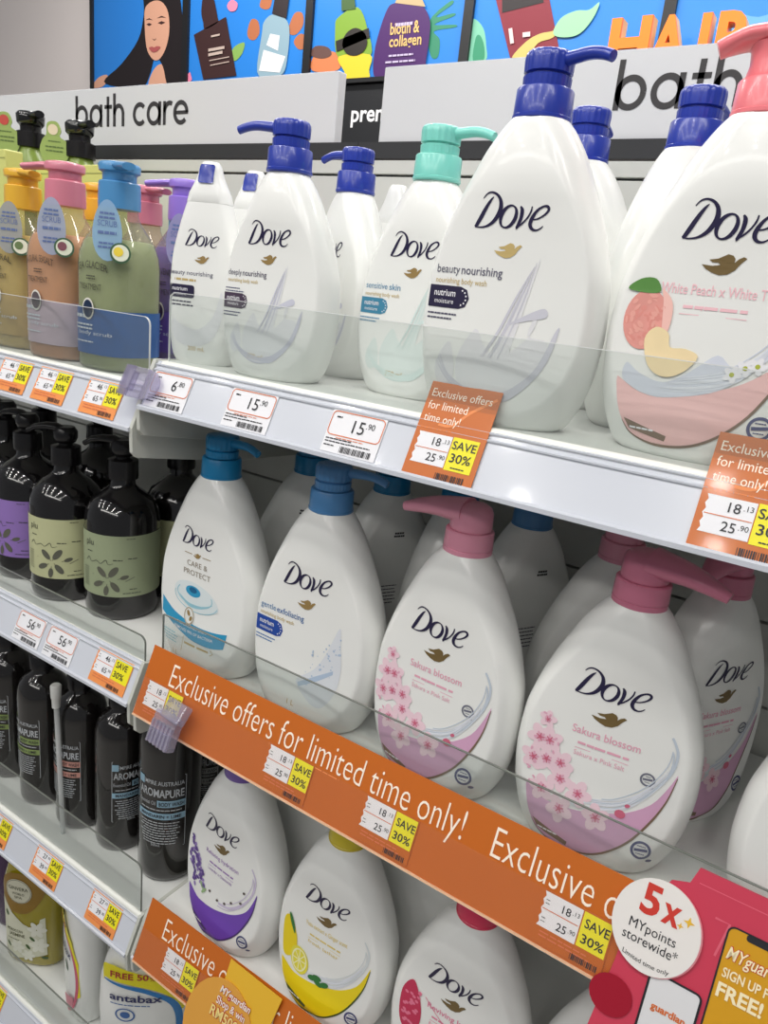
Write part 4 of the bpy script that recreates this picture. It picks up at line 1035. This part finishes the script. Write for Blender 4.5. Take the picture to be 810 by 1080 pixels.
plu('black pump bottle in shade between the cream-label and sage-label bottles', (at(102, 445, .20).x, .205, zF), RAD(-2), (150, 160, 128), 'sage', 1.0, True)
plu('black pump bottle in shade behind the purple-label bottle', (-1.10, .205, zF), RAD(-2), (142, 112, 182), 'purple', 1.0, True)

# tall black body wash bottles
zG = ZD['G']
ARO = [(.030, 0), (.0345, .002), (.0362, .007), (.0368, .012), (.0368, .175), (.0360, .186), (.0325, .198), (.0250, .207), (.0175, .212), (.0150, .216), (.0150, .222)]
def aroma(label, loc, rz, col, cname, s=1.0, side=False):
    t = thing('body_wash_bottle', label, 'bottle', loc, rz, s)
    MB().lathe(ARO, 56).build('body', mat('smoky_black_plastic', (26, 23, 22), .10, coat=.6), t, 50)
    MB().lathe([(.0155, .220), (.0182, .2205), (.0182, .242), (.0165, .2435)], 36, flute=24, fd=.01).build('cap', PUMPBLACK, t, 50)
    S = cyl_surf(.0368); W = mat('label_white_ink', (186, 190, 194), .5); Cc = mat('label_block_' + cname, col, .5)
    d = D2(); d.rring(-.030, .030, .052, .150, .001, .0007); d.text('EMPIRE AUSTRALIA', .003, .138, w=.050, h=.0056, bold=.01); d.text('AROMAPURE', 0, .122, w=.056, h=.0105, bold=.02)
    d.text('Essential Oil', -.0165, .1105, w=.023, h=.0052); d.lines(0, .1035, .052, .0014, 1, .003, 7); d.lines(-.001, .086, .054, .0013, 9, .0036, 8); d.text('500mL', -.004, .0535, h=.0030)
    d.build('label_print', W, t, S, .0005)
    for r_ in ((-.030, -.021, .1355, .146, 4), (-.003, .030, .1085, .1175, 10), (-.030, .030, .0915, .1000, 16)): D2().rect(*r_, 1).build('colour_block', Cc, t, S, .0006)
    d = D2(); d.text('BODY WASH', .0135, .1103, w=.029, h=.0054, bold=.02); d.text('MANDARIN + LIME', 0, .0938, w=.050, h=.0044, bold=.02); d.build('block_lettering', INK, t, S, .0010)
    return t
aroma('tall black bottle with pale blue label blocks, nearest, under the banner end', (-.6760, .108, zG), RAD(30), (150, 186, 206), 'blue', 1.14)
aroma('tall black bottle with pale blue label blocks, left of the largest black one', (-.7680, .100, zG), RAD(78), (150, 186, 206), 'blue', 1.0)
aroma('tall black bottle with pink label blocks beside the white pump tube', (-.8480, .090, zG), RAD(6), (206, 150, 138), 'pink', 1.0)
aroma('tall black bottle with green label blocks behind the white pump tube', (-.9330, .086, zG), RAD(0), (140, 160, 96), 'green', 1.0)
aroma('tall black bottle with olive-green label blocks cut by the left edge', (-1.0280, .090, zG), RAD(6), (128, 146, 84), 'olive', 1.0)
aroma('tall black bottle in shade behind the lavender bottle shoulder', (at(216, 800, .20).x, .20, zG), RAD(30), (170, 170, 170), 'grey', 1.0)
# spare pump with clear dip tube standing between the black bottles
tp = at(57, 735, .045)
t = thing('spare_pump', 'white pump nozzle with clear dip tube standing beside the pink-block black bottle', 'pump', (tp.x, .048, zG))
h = tp.z - zG
MB().tube([(.010, 0, 0), (.006, 0, h * .4), (.002, 0, h * .8), (0, 0, h - .012)], [.0036] * 4, 14).build('dip_tube', clear('milky_tube', (236, 238, 238), .5), t, 50)
MB().lathe([(.0040, h - .018), (.0056, h - .017), (.0060, h - .004), (.0070, h - .002), (.0076, h + .016), (.0060, h + .018)], 20).build('nozzle', mat('white_pump_plastic', (226, 226, 222), .35), t, 50)

# lowest left shelf
zL = ZD['L']
def flat_bottle(name, label, loc, rz, rows, m, n=2.6, cap=None):
    t = thing(name, label, 'bottle', loc, rz)
    MB().loft(rows, 60, n).build('body', m, t, 45)
    if cap:
        z = rows[-1][0]
        MB().lathe([(.016, z - .002), (.0185, z), (.018, z + .022), (.015, z + .024)], 36).build('cap', cap, t, True)
    return t
def fs(w, d, n): return lambda x, z, off: (x, -(d * max(0, 1 - (abs(x) / w) ** n) ** (1 / n)) - off, z)
gr = [(0, .045, .026), (.003, .049, .029), (.010, .0515, .031), (.13, .052, .032), (.17, .049, .030), (.20, .040, .027), (.218, .022, .020), (.224, .016, .016)]
for lb, px, yy, rz in (('yellow-green shower bottle with round white seal and white flowers at bottom left', -.9780, .092, RAD(2)),):
    t = flat_bottle('shower_bottle', lb, (px, yy, zL), rz + RAD(24), gr, mat('olive_shower_gel', (156, 142, 26), .18, coat=.5), 2.6, mat('green_cap', (60, 90, 44), .3))
    S = fs(.052, .032, 2.6)
    d = D2(); d.poly(ccrom([(-.046, .120), (-.040, .176), (-.010, .192), (.028, .180), (.030, .150), (.0, .112)], 4)); d.build('amber_print', mat('amber_print', (142, 108, 26), .35), t, S, .0004, .006)
    d = D2(); d.ell(-.012, .156, .024, .024); d.build('round_seal', mat('seal_cream', (208, 206, 184), .5), t, S, .0013, .004)
    d = D2(); d.text('GINVERA', -.012, .1585, w=.036, h=.0068); d.text('WORLD', -.012, .149, w=.022, h=.0045); d.text('SPA', -.012, .1415, w=.014, h=.0050); d.ring(-.012, .156, .0225, .0006); d.build('seal_lettering', mat('seal_ink', (84, 84, 62), .5), t, S, .0018)
    d = D2(); d.poly([(-.046, .132), (-.040, .128), (-.026, .108), (-.006, .090), (.018, .080), (.024, .104), (.032, .108), (.034, .030), (-.030, .012), (-.042, .030)]); d.build('flower_label', mat('flower_label_white', (212, 212, 190), .5, noise=.05, nscale=60), t, S, .0006, .006)
    d = D2(); rr = random.Random(5)
    for cx, cz, r in ((.018, .082, .016), (.020, .050, .016), (-.018, .040, .014), (.002, .026, .012)):
        for k in range(6): d.ell(cx + r * .55 * cos(k * 1.047), cz + r * .55 * sin(k * 1.047), r * .5, r * .3, 10, k * 1.047)
    d.build('white_flowers', mat('flower_white', (228, 228, 214), .5), t, S, .0009, .008)
    d = D2(); d.text('MOROCCAN', -.022, .070, w=.030, h=.0055, bold=.01); d.text('JASMINE', -.018, .061, w=.030, h=.0062, bold=.012); d.lines(-.036, .053, .026, .0014, 1, .003, 4, 'L'); 
    d.build('label_print', mat('label_olive_ink', (84, 84, 50), .5), t, S, .0011)
    d = D2()
    for cx, cz in ((-.036, .104), (-.034, .040), (.010, .062), (.030, .024), (.002, .044)): d.ell(cx, cz, .006, .0028, 10, rr.random() * 3)
    d.build('leaves', mat('label_leaf', (70, 96, 50), .5), t, S, .0010)
flat_bottle('shower_bottle', 'dark purple bottle at the bottom left edge beside the yellow-green one', (-1.100, .110, zL), 0, gr, mat('dark_purple_plastic', (66, 40, 76), .25), 2.6, mat('purple_cap', (66, 40, 76), .3))
ant = [(0, .044, .024), (.003, .048, .027), (.010, .051, .029), (.10, .0535, .031), (.15, .0515, .030), (.178, .046, .028), (.196, .036, .025), (.207, .022, .020), (.212, .016, .016)]
def antabax(label, loc, rz, accent, aname, top):
    t = flat_bottle('shower_bottle', label, loc, rz, ant, WHITE, 2.5, mat('cap_' + aname, accent, .3))
    if top: t.scale = (1.24, 1.24, 1.03)
    S = fs(.0535, .031, 2.5)
    if top:
        d = D2(); d.poly(crom([(-.043, .160), (-.043, .190), (-.036, .194)], 3) + crom([(-.030, .1945), (.010, .180), (.034, .166), (.0475, .140), (.0505, .105)], 4) + crom([(.046, .104), (.040, .132), (.020, .153), (-.010, .163), (-.041, .168)], 4)); d.build('yellow_flash', mat('flash_yellow', (236, 224, 20), .4), t, S, .0004, .006)
        d = D2(); d.stroke(crom([(-.042, .165), (-.020, .160), (.010, .152), (.034, .134), (.044, .108), (.046, .07), (.042, .03)], 5), [.002 + .005 * min(1, i / 8) for i in range(31)]); d.build('blue_swoosh', mat('swoosh_blue', (36, 122, 190), .4), t, S, .0006, .006)
        d = D2(); d.text('FREE 50', -.0115, .1735, w=.045, h=.0105, bold=.02, shear=0); d.text('%', .0155, .1725, h=.007); d.build('flash_lettering', mat('flash_red', (170, 34, 40), .45), t, S, .0010)
        d = D2(); d.text('antabax', -.004, .133, w=.062, h=.0125, bold=.02); d.build('brand_lettering', mat('brand_navy', (30, 36, 92), .45), t, S, .0008)
        d = D2(); d.lines(-.034, .1255, .060, .0018, 1, .003, 7, 'L'); d.ring(-.016, .108, .011, .002); d.ell(-.016, .108, .006); d.build('label_print', mat('brand_blue', (60, 100, 160), .45), t, S, .0008)
    else:
        d = D2(); d.poly([(-.05, .188), (-.03, .194), (.010, .180), (.034, .160), (.046, .125), (.048, .06), (.043, .055), (.041, .12), (.028, .148), (.0, .166), (-.05, .174)]); d.build('yellow_flash', mat('flash_yellow', (236, 224, 20), .4), t, S, .0004, .006)
        d = D2(); d.stroke(crom([(.0, .166), (.028, .146), (.041, .116), (.0435, .07), (.034, .03), (.016, .012)], 5), .0045); d.build('pink_swoosh', mat('swoosh_pink', (206, 96, 120), .4), t, S, .0006, .006)
        d = D2(); d.text('antabax', -.002, .122, w=.066, h=.013, bold=.02); d.build('brand_lettering', mat('brand_navy', (30, 36, 92), .45), t, S, .0008)
        d = D2(); d.text('FREE 50', -.012, .170, w=.05, h=.009, bold=.02); d.build('flash_lettering', mat('flash_red', (170, 34, 40), .45), t, S, .0009)
        d = D2(); d.poly(ccrom([(.010, .110), (.018, .104), (.022, .094), (.012, .096)], 4)); d.build('leaf_print', mat('leaf_shadow', (70, 100, 76), .45), t, S, .0009)
        d = D2(); d.poly(ccrom([(.0, .030), (.024, .045), (.036, .05), (.030, .028), (.012, .016)], 4)); d.build('pink_petals', mat('petal_rose', (214, 130, 146), .45), t, S, .0007, .006)
    return t
antabax('white shower bottle with yellow FREE 50 flash and blue swoosh, under the lower banner', (-.7000, .092, zL), RAD(36), (60, 100, 160), 'blue', True)
antabax('white shower bottle with pink swoosh between the yellow-green and the blue-swoosh ones', (-.8400, .088, zL), RAD(-24), (206, 96, 120), 'rose', False)

# ------------------------------------------------------------------ acrylic guards
def guard(label, row, x0, x1, y, zt, edge, round_l=False, round_r=False, edge_m=None):
    zb = ZD[row]
    t = thing('acrylic_guard', label, 'guard', ((x0 + x1) / 2, y, zb)); cx = (x0 + x1) / 2; h = zt - zb; r = .008
    p = [(x0 - cx, 0)]
    p += [(x0 - cx + r - r * cos(RAD(a)), h - r + r * sin(RAD(a))) for a in (0, 22, 45, 67, 90)] if round_l else [(x0 - cx, h)]
    p += [(x1 - cx - r + r * sin(RAD(a)), h - r + r * cos(RAD(a))) for a in (0, 22, 45, 67, 90)] if round_r else [(x1 - cx, h)]
    p += [(x1 - cx, 0)]
    MB().prism(p, lambda a, b: (a, -.0008, b), lambda a, b: (a, .0008, b)).build('panel', ACRYL, t)
    # polished edge running round the free sides
    e = MB()
    for (a, b), (c, d) in zip(p[:-1], p[1:]):
        L = math.hypot(c - a, d - b) or 1; nx, nz = -(d - b) / L * edge, (c - a) / L * edge
        e.add([(a, -.0010, b), (c, -.0010, d), (c + nx, -.0010, d + nz), (a + nx, -.0010, b + nz), (a, .0010, b), (c, .0010, d), (c + nx, .0010, d + nz), (a + nx, .0010, b + nz)],
              [(0, 1, 2, 3), (4, 7, 6, 5), (0, 4, 5, 1), (2, 6, 7, 3), (1, 5, 6, 2), (0, 3, 7, 4)])
    e.build('edge', edge_m or ACEDGE, t)
guard('clear acrylic guard along the top right shelf in front of the white bottles', 'C', -.604, .50, .0262, 1.476, .0005, True, False, ACEDGEL)
guard('clear acrylic guard in front of the pastel scrub bottles', 'D', -1.80, -.634, .0262, 1.448, .0005, False, True, ACEDGEL)
guard('clear acrylic guard behind the long orange banner', 'E', -.612, .50, .0340, 1.1215, .0010)
guard('clear acrylic guard in front of the black bottles with paper labels', 'F', -1.80, -.634, .0265, 1.087, .0009, False, True)
guard('clear acrylic guard in front of the tall black bottles', 'G', -1.80, -.634, .0262, .765, .0009, False, True)
guard('clear acrylic guard at the lowest left shelf before the yellow-green bottle', 'L', -1.80, -.640, .0262, .410, .0009)

# ------------------------------------------------------------------ banners, cards, price tags
def banner(label, row, x0, x1, starts, cap=.0262):
    t = thing('promo_banner', label, 'banner', ((x0 + x1) / 2, 0, ZB[row])); cx = (x0 + x1) / 2
    L = .0814
    q = lambda u, v, off: (u - cx, v * sin(TB) - off * cos(TB), v * cos(TB) + off * sin(TB))
    MB().prism([(x0, .0), (x1, .0), (x1, L), (x0, L)], lambda u, v: q(u, v, .0042), lambda u, v: q(u, v, .0050)).build('strip', ORANGE, t)
    MB().prism([(x0, -.0014), (x1, -.0014), (x1, .0008), (x0, .0008)], lambda u, v: q(u, v, .0036), lambda u, v: q(u, v, .0058)).build('lower_lip', mat('banner_lip', (240, 196, 158), .25, coat=.4), t)
    MB().prism([(x0, .001), (x1, .001), (x1, .0455), (x0, .0455)], lambda u, v: q(u, v, .0078), lambda u, v: q(u, v, .0082)).build('clear_cover', clear('ticket_cover_film', (254, 253, 252), .012, .16, 1.22), t)
    for s in starts: D2().text('Exclusive offers for limited time only!', s, .0465, w=.372, h=cap, align='L', bold=-.010).build('lettering', CREAM, t, q, .0056)
    for s in starts: D2().lines(s + .152, .0425, .10, .0010, 1, .002, 8, 'L').build('small_print', ORLITE, t, q, .0055)
banner('long orange banner reading Exclusive offers for limited time only, across the middle', 'E', -.6165, .50, (-.578, -.178, .222))
banner('lower orange banner reading Exclusive offers, at the bottom edge', 'H', -.6115, .50, (-.578, -.178, .222), .0262)

def digits(d, x, v, big, small, h):
    d.text(big, x, v, h=h, align='R', bold=.006); d.text(small, x + h * .25, v + h * .42, h=h * .55, align='L')
SAVE_PARTS = {}
def save_tag(row, x0, label, p1, p2, tilt, off0, w=.060, v0=.004, v1=.0435, group=None):
    t = thing('price_tag', label, 'price tag', (x0, 0, ZB[row]), group=group)
    q = lambda u, v, off: (u, v * sin(tilt) - (off + off0) * cos(tilt), v * cos(tilt) + (off + off0) * sin(tilt))
    key = (p1, p2, tilt, off0, w)
    if key in SAVE_PARTS:
        for o in kids(SAVE_PARTS[key]): dup(o, t)
        return t
    SAVE_PARTS[key] = t
    H = v1 - v0; vm = v0 + H * .31
    MB().prism([(0, v0), (w, v0), (w, v1), (0, v1)], lambda u, v: q(u, v, 0), lambda u, v: q(u, v, .0005)).build('card', ORLITE if row in 'DFGL' else ORANGE, t)
    d = D2(); pts = [(.002, v1 - .001), (.034, v1 - .001), (.034, vm), (.002, vm)]
    z = []; n = 9
    for i in range(n): z += [(.002 + (.0016 if i % 2 else 0), vm + (v1 - .001 - vm) * i / (n - 1))]
    d.poly(z + [(.034, v1 - .001), (.034, vm)]); d.build('price_panel', PAPER, t, q, .0008)
    d = D2(); d.rect(.035, w - .001, vm + .0005, v1 - .001); d.build('saving_panel', YELLOW, t, q, .0008)
    d = D2(); hm = (vm + v1) / 2
    digits(d, .0255, hm + .0030, p1[0], p1[1], .0062); digits(d, .0255, vm + .0030, p2[0], p2[1], .0062)
    d.text('SAVE', .0472, hm + .0018, w=.0195, h=.0070, bold=.012); d.text('30%', .0465, vm + .0042, w=.0180, h=.0070, bold=.012)
    for v in (hm + .004, vm + .004): d.lines(.0045, v + .003, .004, .0006, 2, .0028, 2, 'L')
    d.bars(.033, .055, v0 + .0015, v0 + .0062, 16)
    d.build('price_print', INK, t, q, .0011)
    d = D2(); d.rect(.003, .033, hm - .0004, hm + .0003); d.lines(.006, v0 + .009, .045, .0011, 2, .003, 5, 'L'); d.build('fine_print', ORLINE, t, q, .0011)
    return t
def white_tag(row, x0, label, p, w=.056, group=None, hi=.0395):
    t = thing('price_tag', label, 'price tag', (x0, 0, ZB[row]), group=group)
    q = lambda u, v, off: (u, v * sin(TILT) - (off + .0006) * cos(TILT), v * cos(TILT) + (off + .0006) * sin(TILT))
    key = ('w', p, w)
    if key in SAVE_PARTS:
        for o in kids(SAVE_PARTS[key]): dup(o, t)
        return t
    SAVE_PARTS[key] = t
    MB().prism([(0, .003), (w, .003), (w, hi + .0015), (0, hi + .0015)], lambda u, v: q(u, v, 0), lambda u, v: q(u, v, .0004)).build('paper', PAPER, t)
    d = D2(); d.rring(.0012, w - .0012, .0185, hi, .004, .0009); d.lines(.012, .0160, .032, .0007, 1, .002, 4, 'L'); d.build('outline', ORLINE, t, q, .0008)
    d = D2(); d.text(p[0], w * .66, .0232, h=.0112, align='R', bold=.002); d.text(p[1], w * .68, .0290, h=.0052, align='L'); d.lines(.006, .034, .006, .0014, 1, .002, 1, 'L')
    d.bars(w * .35, w * .92, .0045, .0100, 24); d.lines(.002, .0145, .030, .0010, 2, .0026, 5, 'L'); d.lines(.026, .0122, .026, .0010, 1, .0026, 5, 'L'); d.lines(.002, .0085, .014, .0010, 1, .0026, 3, 'L')
    d.build('price_print', INK, t, q, .0008)
    return t
white_tag('C', -.503, 'white shelf price tag reading 15.90 under the deeply nourishing bottle', ('15', '.90'))
white_tag('C', -.384, 'white shelf price tag reading 15.90 under the sensitive skin bottle', ('15', '.90'))
white_tag('C', -.612, 'white shelf price tag reading 6.80 behind the clear plastic clip', ('6', '.80'))
white_tag('F', -.866, 'white shelf price tag reading 56.90 under the purple-label bottle', ('56', '.90'))
white_tag('F', -.800, 'white shelf price tag reading 56.90 under the cream-label bottle', ('56', '.90'))
t46 = ('46', '.13'), ('65', '.90')
save_tag('D', -.885, 'orange and yellow SAVE 30% price tag at the left edge of the scrub shelf', *t46, TILT, .0006)
save_tag('D', -.8095, 'orange and yellow SAVE 30% price tag under the pink-pump scrub bottle', *t46, TILT, .0006)
save_tag('D', -.7200, 'orange and yellow SAVE 30% price tag under the blue-pump scrub bottle', *t46, TILT, .0006)
save_tag('F', -.7060, 'orange and yellow SAVE 30% price tag under the sage-label black bottle', *t46, TILT, .0006, .064)
t27 = ('27', '.93'), ('39', '.90')
save_tag('G', -.9700, 'SAVE 30% price tag cut by the left edge below the tall black bottles', *t27, TILT, .0006)
save_tag('G', -.8465, 'orange and yellow SAVE 30% price tag above the yellow-green bottle', *t27, TILT, .0006)
save_tag('G', -.7190, 'orange and yellow SAVE 30% price tag above the FREE 50 bottle', *t27, TILT, .0006)
save_tag('L', -1.0100, 'yellow SAVE price tag cut by the left edge at the lowest shelf', *t27, TILT, .0006)
t18 = ('18', '.13'), ('25', '.90')
for x, lb in ((-.6080, 'SAVE 30% price tag at the left end of the long orange banner'), (-.4245, 'SAVE 30% price tag on the long banner under the word for'), (-.3045, 'SAVE 30% price tag on the long banner under the words time only'), (-.1275, 'SAVE 30% price tag on the long banner beside the round white sign')):
    save_tag('E', x, lb, *t18, TB, .0056, .0585, .003, .0445)
save_tag('H', -.5660, 'SAVE 30% price tag on the lower orange banner', *t18, TB, .0056, .0585, .002, .0440)

def offer_card(label, x0, w=.0625):
    t = thing('offer_card', label, 'offer card', (x0, 0, ZB['C']))
    q = lambda u, v, off: (u + .0, v * sin(TILT) - (off + .0012) * cos(TILT), v * cos(TILT) + (off + .0012) * sin(TILT))
    MB().prism([(0, .0), (w, .0), (w, .0805), (0, .0805)], lambda u, v: q(u, v, 0), lambda u, v: q(u, v, .0006)).build('card', ORANGE, t)
    for i, s in enumerate(('Exclusive offers', 'for limited', 'time only!')):
        D2().text(s, .0035, .0682 - .0105 * i, h=.0068, w=(.0535, .0355, .0325)[i], align='L').build('lettering', CREAM, t, q, .0009)
    d = D2(); d.stroke(crom([(.018, .046), (.030, .047), (.042, .060), (.060, .074)], 5), .0024); d.lines(.003, .0415, .032, .0007, 1, .002, 6, 'L'); d.build('swash_print', mat('orange_swash', (232, 138, 72), .45), t, q, .0008)
    d = D2(); z = []; n = 9
    for i in range(n): z += [(.004 + (.0014 if i % 2 else 0), .0125 + .0255 * i / (n - 1))]
    d.poly(z + [(.0345, .038), (.0345, .0125)]); d.build('price_panel', PAPER, t, q, .0009)
    d = D2(); d.rect(.0352, .058, .0115, .0385); d.build('saving_panel', YELLOW, t, q, .0009)
    d = D2(); digits(d, .0258, .0285, '18', '.13', .0066); digits(d, .0258, .0155, '25', '.90', .0066)
    d.text('SAVE', .0466, .0290, w=.0205, h=.0066, bold=.01); d.text('30%', .0466, .0185, w=.0180, h=.0070, bold=.01); d.lines(.0466, .0135, .016, .0009, 1); d.bars(.030, .055, .0022, .0078, 18)
    d.build('price_print', INK, t, q, .0012)
    d = D2(); d.rect(.005, .034, .0248, .0254); d.build('divider', ORLINE, t, q, .0012)
offer_card('orange offer card standing in front of the largest beauty nourishing bottle', -.3000)
offer_card('orange offer card standing in front of the printed peach bottle at the right', -.0800, .064)

# clear plastic sign clips
def clip(label, loc, rot, s=1.0):
    t = thing('sign_clip', label, 'clip', loc); t.rotation_euler = rot; t.scale = (s, s, s)
    m = clear('lilac_clear_plastic', (228, 225, 238), .22, .08)
    b = MB().box(-.022, .010, -.006, .0, -.016, .016)
    b.build('jaw', m, t, False, .001)
    r = MB()
    for i in range(7): r.box(-.0215 + i * .0022, -.0205 + i * .0022, -.0078, -.006, -.016, .016)
    r.build('ribs', m, t)
    MB().prism([(.010 + .020 * cos(RAD(a)) if a != 90 else .010, .016 * sin(RAD(a))) for a in range(-90, 91, 15)], lambda a, c: (a, -.005, c), lambda a, c: (a, -.002, c)).build('round_tab', m, t)
    MB().box(-.006, .0, -.014, -.006, -.010, .010).build('grip', m, t, False, .001)
clip('clear ribbed plastic clip on the left end of the top right shelf rail', (-.622, .006, ZB['C'] + .022), (-TILT, 0, 0), 1.0)
t = thing('sign_clip', 'lilac clear plastic clip clamped on the left part of the long orange banner', 'clip', (-.548, -.008, ZB['E'] + .018)); t.rotation_euler = (-TB, 0, RAD(-4))
m = clear('lilac_clear_plastic', (228, 225, 238), .22, .08)
MB().box(-.018, .018, -.012, -.001, -.024, .012).build('jaw', m, t, False, .0015)
r = MB()
for i in range(6): r.box(-.016 + i * .006, -.013 + i * .006, -.0145, -.012, -.023, .002)
r.build('ribs', m, t)
MB().box(-.006, .024, -.020, -.008, .004, .026, Matrix.Rotation(RAD(-18), 4, 'X')).build('folded_grip', m, t, False, .002)

# pink membership card with round white sign, and the yellow lucky-draw card
t = thing('promo_card', 'pink promotional card hanging on the banner at the bottom right', 'promo card', (.02, 0, ZB['E']))
q = lambda u, v, off: (u - .02, v * sin(TB) - off * cos(TB), v * cos(TB) + off * sin(TB))
MB().prism([(-.072, -.075), (.125, -.075), (.125, .092), (.045, .094), (.043, .1135), (-.024, .1135), (-.028, .100), (-.040, .096), (-.060, .060), (-.062, .024)], lambda u, v: q(u, v, .0090), lambda u, v: q(u, v, .0098)).build('card', mat('pink_card', (204, 62, 86), .35, coat=.3), t)
d = D2(); d.ring(.018, .070, .011, .0022); d.ring(.040, .066, .013, .0020); d.stroke([(.0, .060), (.004, .085), (-.006, .085)], .0016); d.rect(-.022, .042, .1025, .1032); d.build('pattern_print', mat('pink_pattern', (222, 102, 122), .4), t, q, .0101)
d = D2(); d.rrect(.004, .050, -.050, .0850, .005); po = d.build('phone_print', mat('phone_yellow', (212, 156, 30), .35), t, q, .0103)
d = D2(); d.rring(.004, .050, -.050, .0850, .005, .0012); d.rrect(.016, .040, .0800, .0847, .0018); d.build('phone_frame_print', INK, t, q, .0107)
d = D2(); d.text('MYguardian', .028, .0630, w=.042, h=.0088, bold=.05, shear=.15); d.build('brand_plate_lettering', mat('guardian_red', (200, 54, 40), .4), t, q, .0107)
d = D2(); d.text('MYguardian', .028, .0630, w=.042, h=.0088, bold=.012, shear=.15); d.text('SIGN UP FOR', .0275, .0500, w=.040, h=.0066, bold=.02); d.text('FREE!', .022, .0360, w=.030, h=.0098, bold=.03); d.build('lettering', mat('phone_cream', (250, 236, 196), .4), t, q, .0110)
d = D2(); d.rrect(-.036, .000, -.050, .030, .004); d.build('second_phone_print', mat('phone_white', (222, 222, 224), .4), t, q, .0112)
d = D2(); d.rring(-.036, .000, -.050, .030, .004, .0016); d.build('second_phone_frame', INK, t, q, .0115)
d = D2(); d.ell(-.058, -.002, .016, .015); d.build('apple_print', mat('apple_red', (160, 20, 44), .3), t, q, .0112)
d = D2(); d.text('guardian', -.018, .005, w=.024, h=.0050, bold=.03); d.build('second_phone_lettering', mat('guardian_orange', (214, 110, 50), .4), t, q, .0117)
t = thing('round_sign', 'round white sign with a large red 5x and gold sparkles at the bottom right', 'sign', (-.0415, 0, ZB['E']))
q2 = lambda u, v, off: (u, v * sin(TB) - off * cos(TB), v * cos(TB) + off * sin(TB))
ring = [(.0315 * cos(2 * pi * k / 48), .0595 + .0345 * sin(2 * pi * k / 48)) for k in range(48)]
MB().prism(ring, lambda u, v: q2(u, v, .0122), lambda u, v: q2(u, v, .0132)).build('disc', mat('sign_white', (236, 232, 228), .4), t)
MB().prism([(a + .0012, b - .0004) for a, b in ring], lambda u, v: q2(u, v, .0114), lambda u, v: q2(u, v, .0120)).build('rim', mat('sign_rim_pink', (238, 150, 160), .35), t)
q2b = lambda u, v, off: q2(u, v + .0025, off)
d = D2(); d.text('5', -.0075, .0640, w=.0135, h=.0215, bold=.03); d.text('x', .0080, .0640, w=.0125, h=.0200, bold=.03); d.build('large_lettering', mat('sign_red', (206, 60, 48), .4), t, q2b, .0136)
d = D2(); d.text('MYpoints', -.001, .0500, w=.034, h=.0072); d.text('storewide*', -.0005, .0405, w=.040, h=.0072); d.text('Limited time only', 0, .0280, w=.034, h=.0034, arc=-7); d.build('lettering', INK, t, q2b, .0136)
d = D2()
for cx, cz, r in ((.0205, .0715, .0042), (.0155, .0665, .0026)): d.poly([(cx + (r if k % 2 == 0 else r * .36) * cos(k * pi / 4), cz + (r if k % 2 == 0 else r * .36) * sin(k * pi / 4)) for k in range(8)])
d.build('sparkles', mat('sparkle_gold', (232, 186, 60), .4), t, q2b, .0136)

t = thing('promo_card', 'yellow lucky draw card hooked over the lower orange banner', 'promo card', (-.447, 0, ZB['H']))
q3 = lambda u, v, off: (u, v * sin(TB) - off * cos(TB), v * cos(TB) + off * sin(TB))
body = [(.050 * cos(RAD(a)) - .012, .004 + .056 * sin(RAD(a))) for a in range(0, 360, 12)]
MB().prism(body, lambda u, v: q3(u, v, .0100), lambda u, v: q3(u, v, .0110)).build('round_card', mat('lucky_card_amber', (222, 160, 66), .4, noise=.04, nscale=30), t)
MB().prism([(-.022, .030), (.050, .022), (.058, .080), (-.022, .082)], lambda u, v: q3(u, v, .0088), lambda u, v: q3(u, v, .0096)).build('fold_over_tab', mat('lucky_tab_yellow', (232, 182, 50), .4), t)
d = D2(); d.text('MYguardian', .001, .0440, w=.046, h=.0080, bold=.06, shear=.15); d.text('Shop & win', -.001, .0310, w=.044, h=.0085, bold=.06); d.build('lettering_shadow', mat('lucky_red', (192, 54, 48), .4), t, q3, .0114)
d = D2(); d.text('MYguardian', .001, .0440, w=.046, h=.0080, bold=.02, shear=.15); d.text('Shop & win', -.001, .0310, w=.044, h=.0085, bold=.012); d.build('lettering', mat('lucky_white', (246, 236, 226), .4), t, q3, .0117)
d = D2(); d.text('RM500', -.006, .0155, w=.042, h=.0115, bold=.06); d.build('amount_shadow', mat('lucky_red', (192, 54, 48), .4), t, q3, .0114)
d = D2(); d.text('RM500', -.006, .0155, w=.042, h=.0115, bold=.02); d.build('amount_lettering', mat('lucky_gold', (244, 220, 140), .4), t, q3, .0117)

# ------------------------------------------------------------------ repeats carry a group
GROUPS = {'price_tag': 'price tags on the shelf rails', 'scrub_bottle': 'pastel scrub bottles on the top left shelf', 'lotion_bottle': 'black pump bottles with paper labels',
          'store_shelf': 'white shelves', 'shelving_unit': 'shelving bays', 'acrylic_guard': 'clear acrylic guards', 'offer_card': 'orange offer cards', 'promo_banner': 'orange banners',
          'wall_poster': 'wall posters', 'channel_letter': 'orange letters before the posters', 'header_sign': 'white header signs', 'sign_clip': 'clear sign clips',
          'shower_bottle': 'shower bottles on the lowest left shelf', 'shampoo_bottle': 'black-pump bottles at the back of the top left shelf', 'gift_carton': 'yellow-green cartons'}
for o in list(COL.objects):
    if o.parent or 'label' not in o: continue
    k = o.name.split('.')[0]
    if k == 'body_wash_bottle':
        z = o.location.z
        o['group'] = ('tall black body wash bottles' if 'black' in o['label'] else 'slim white flip-top bottles' if any(c.name.startswith('flip_tab') for c in kids(o)) else
                      'white bottles on the top right shelf' if z > 1.3 else 'white bottles on the middle right shelf' if z > 0.9 else 'white bottles on the lower right shelf')
    elif k in GROUPS: o['group'] = GROUPS[k]
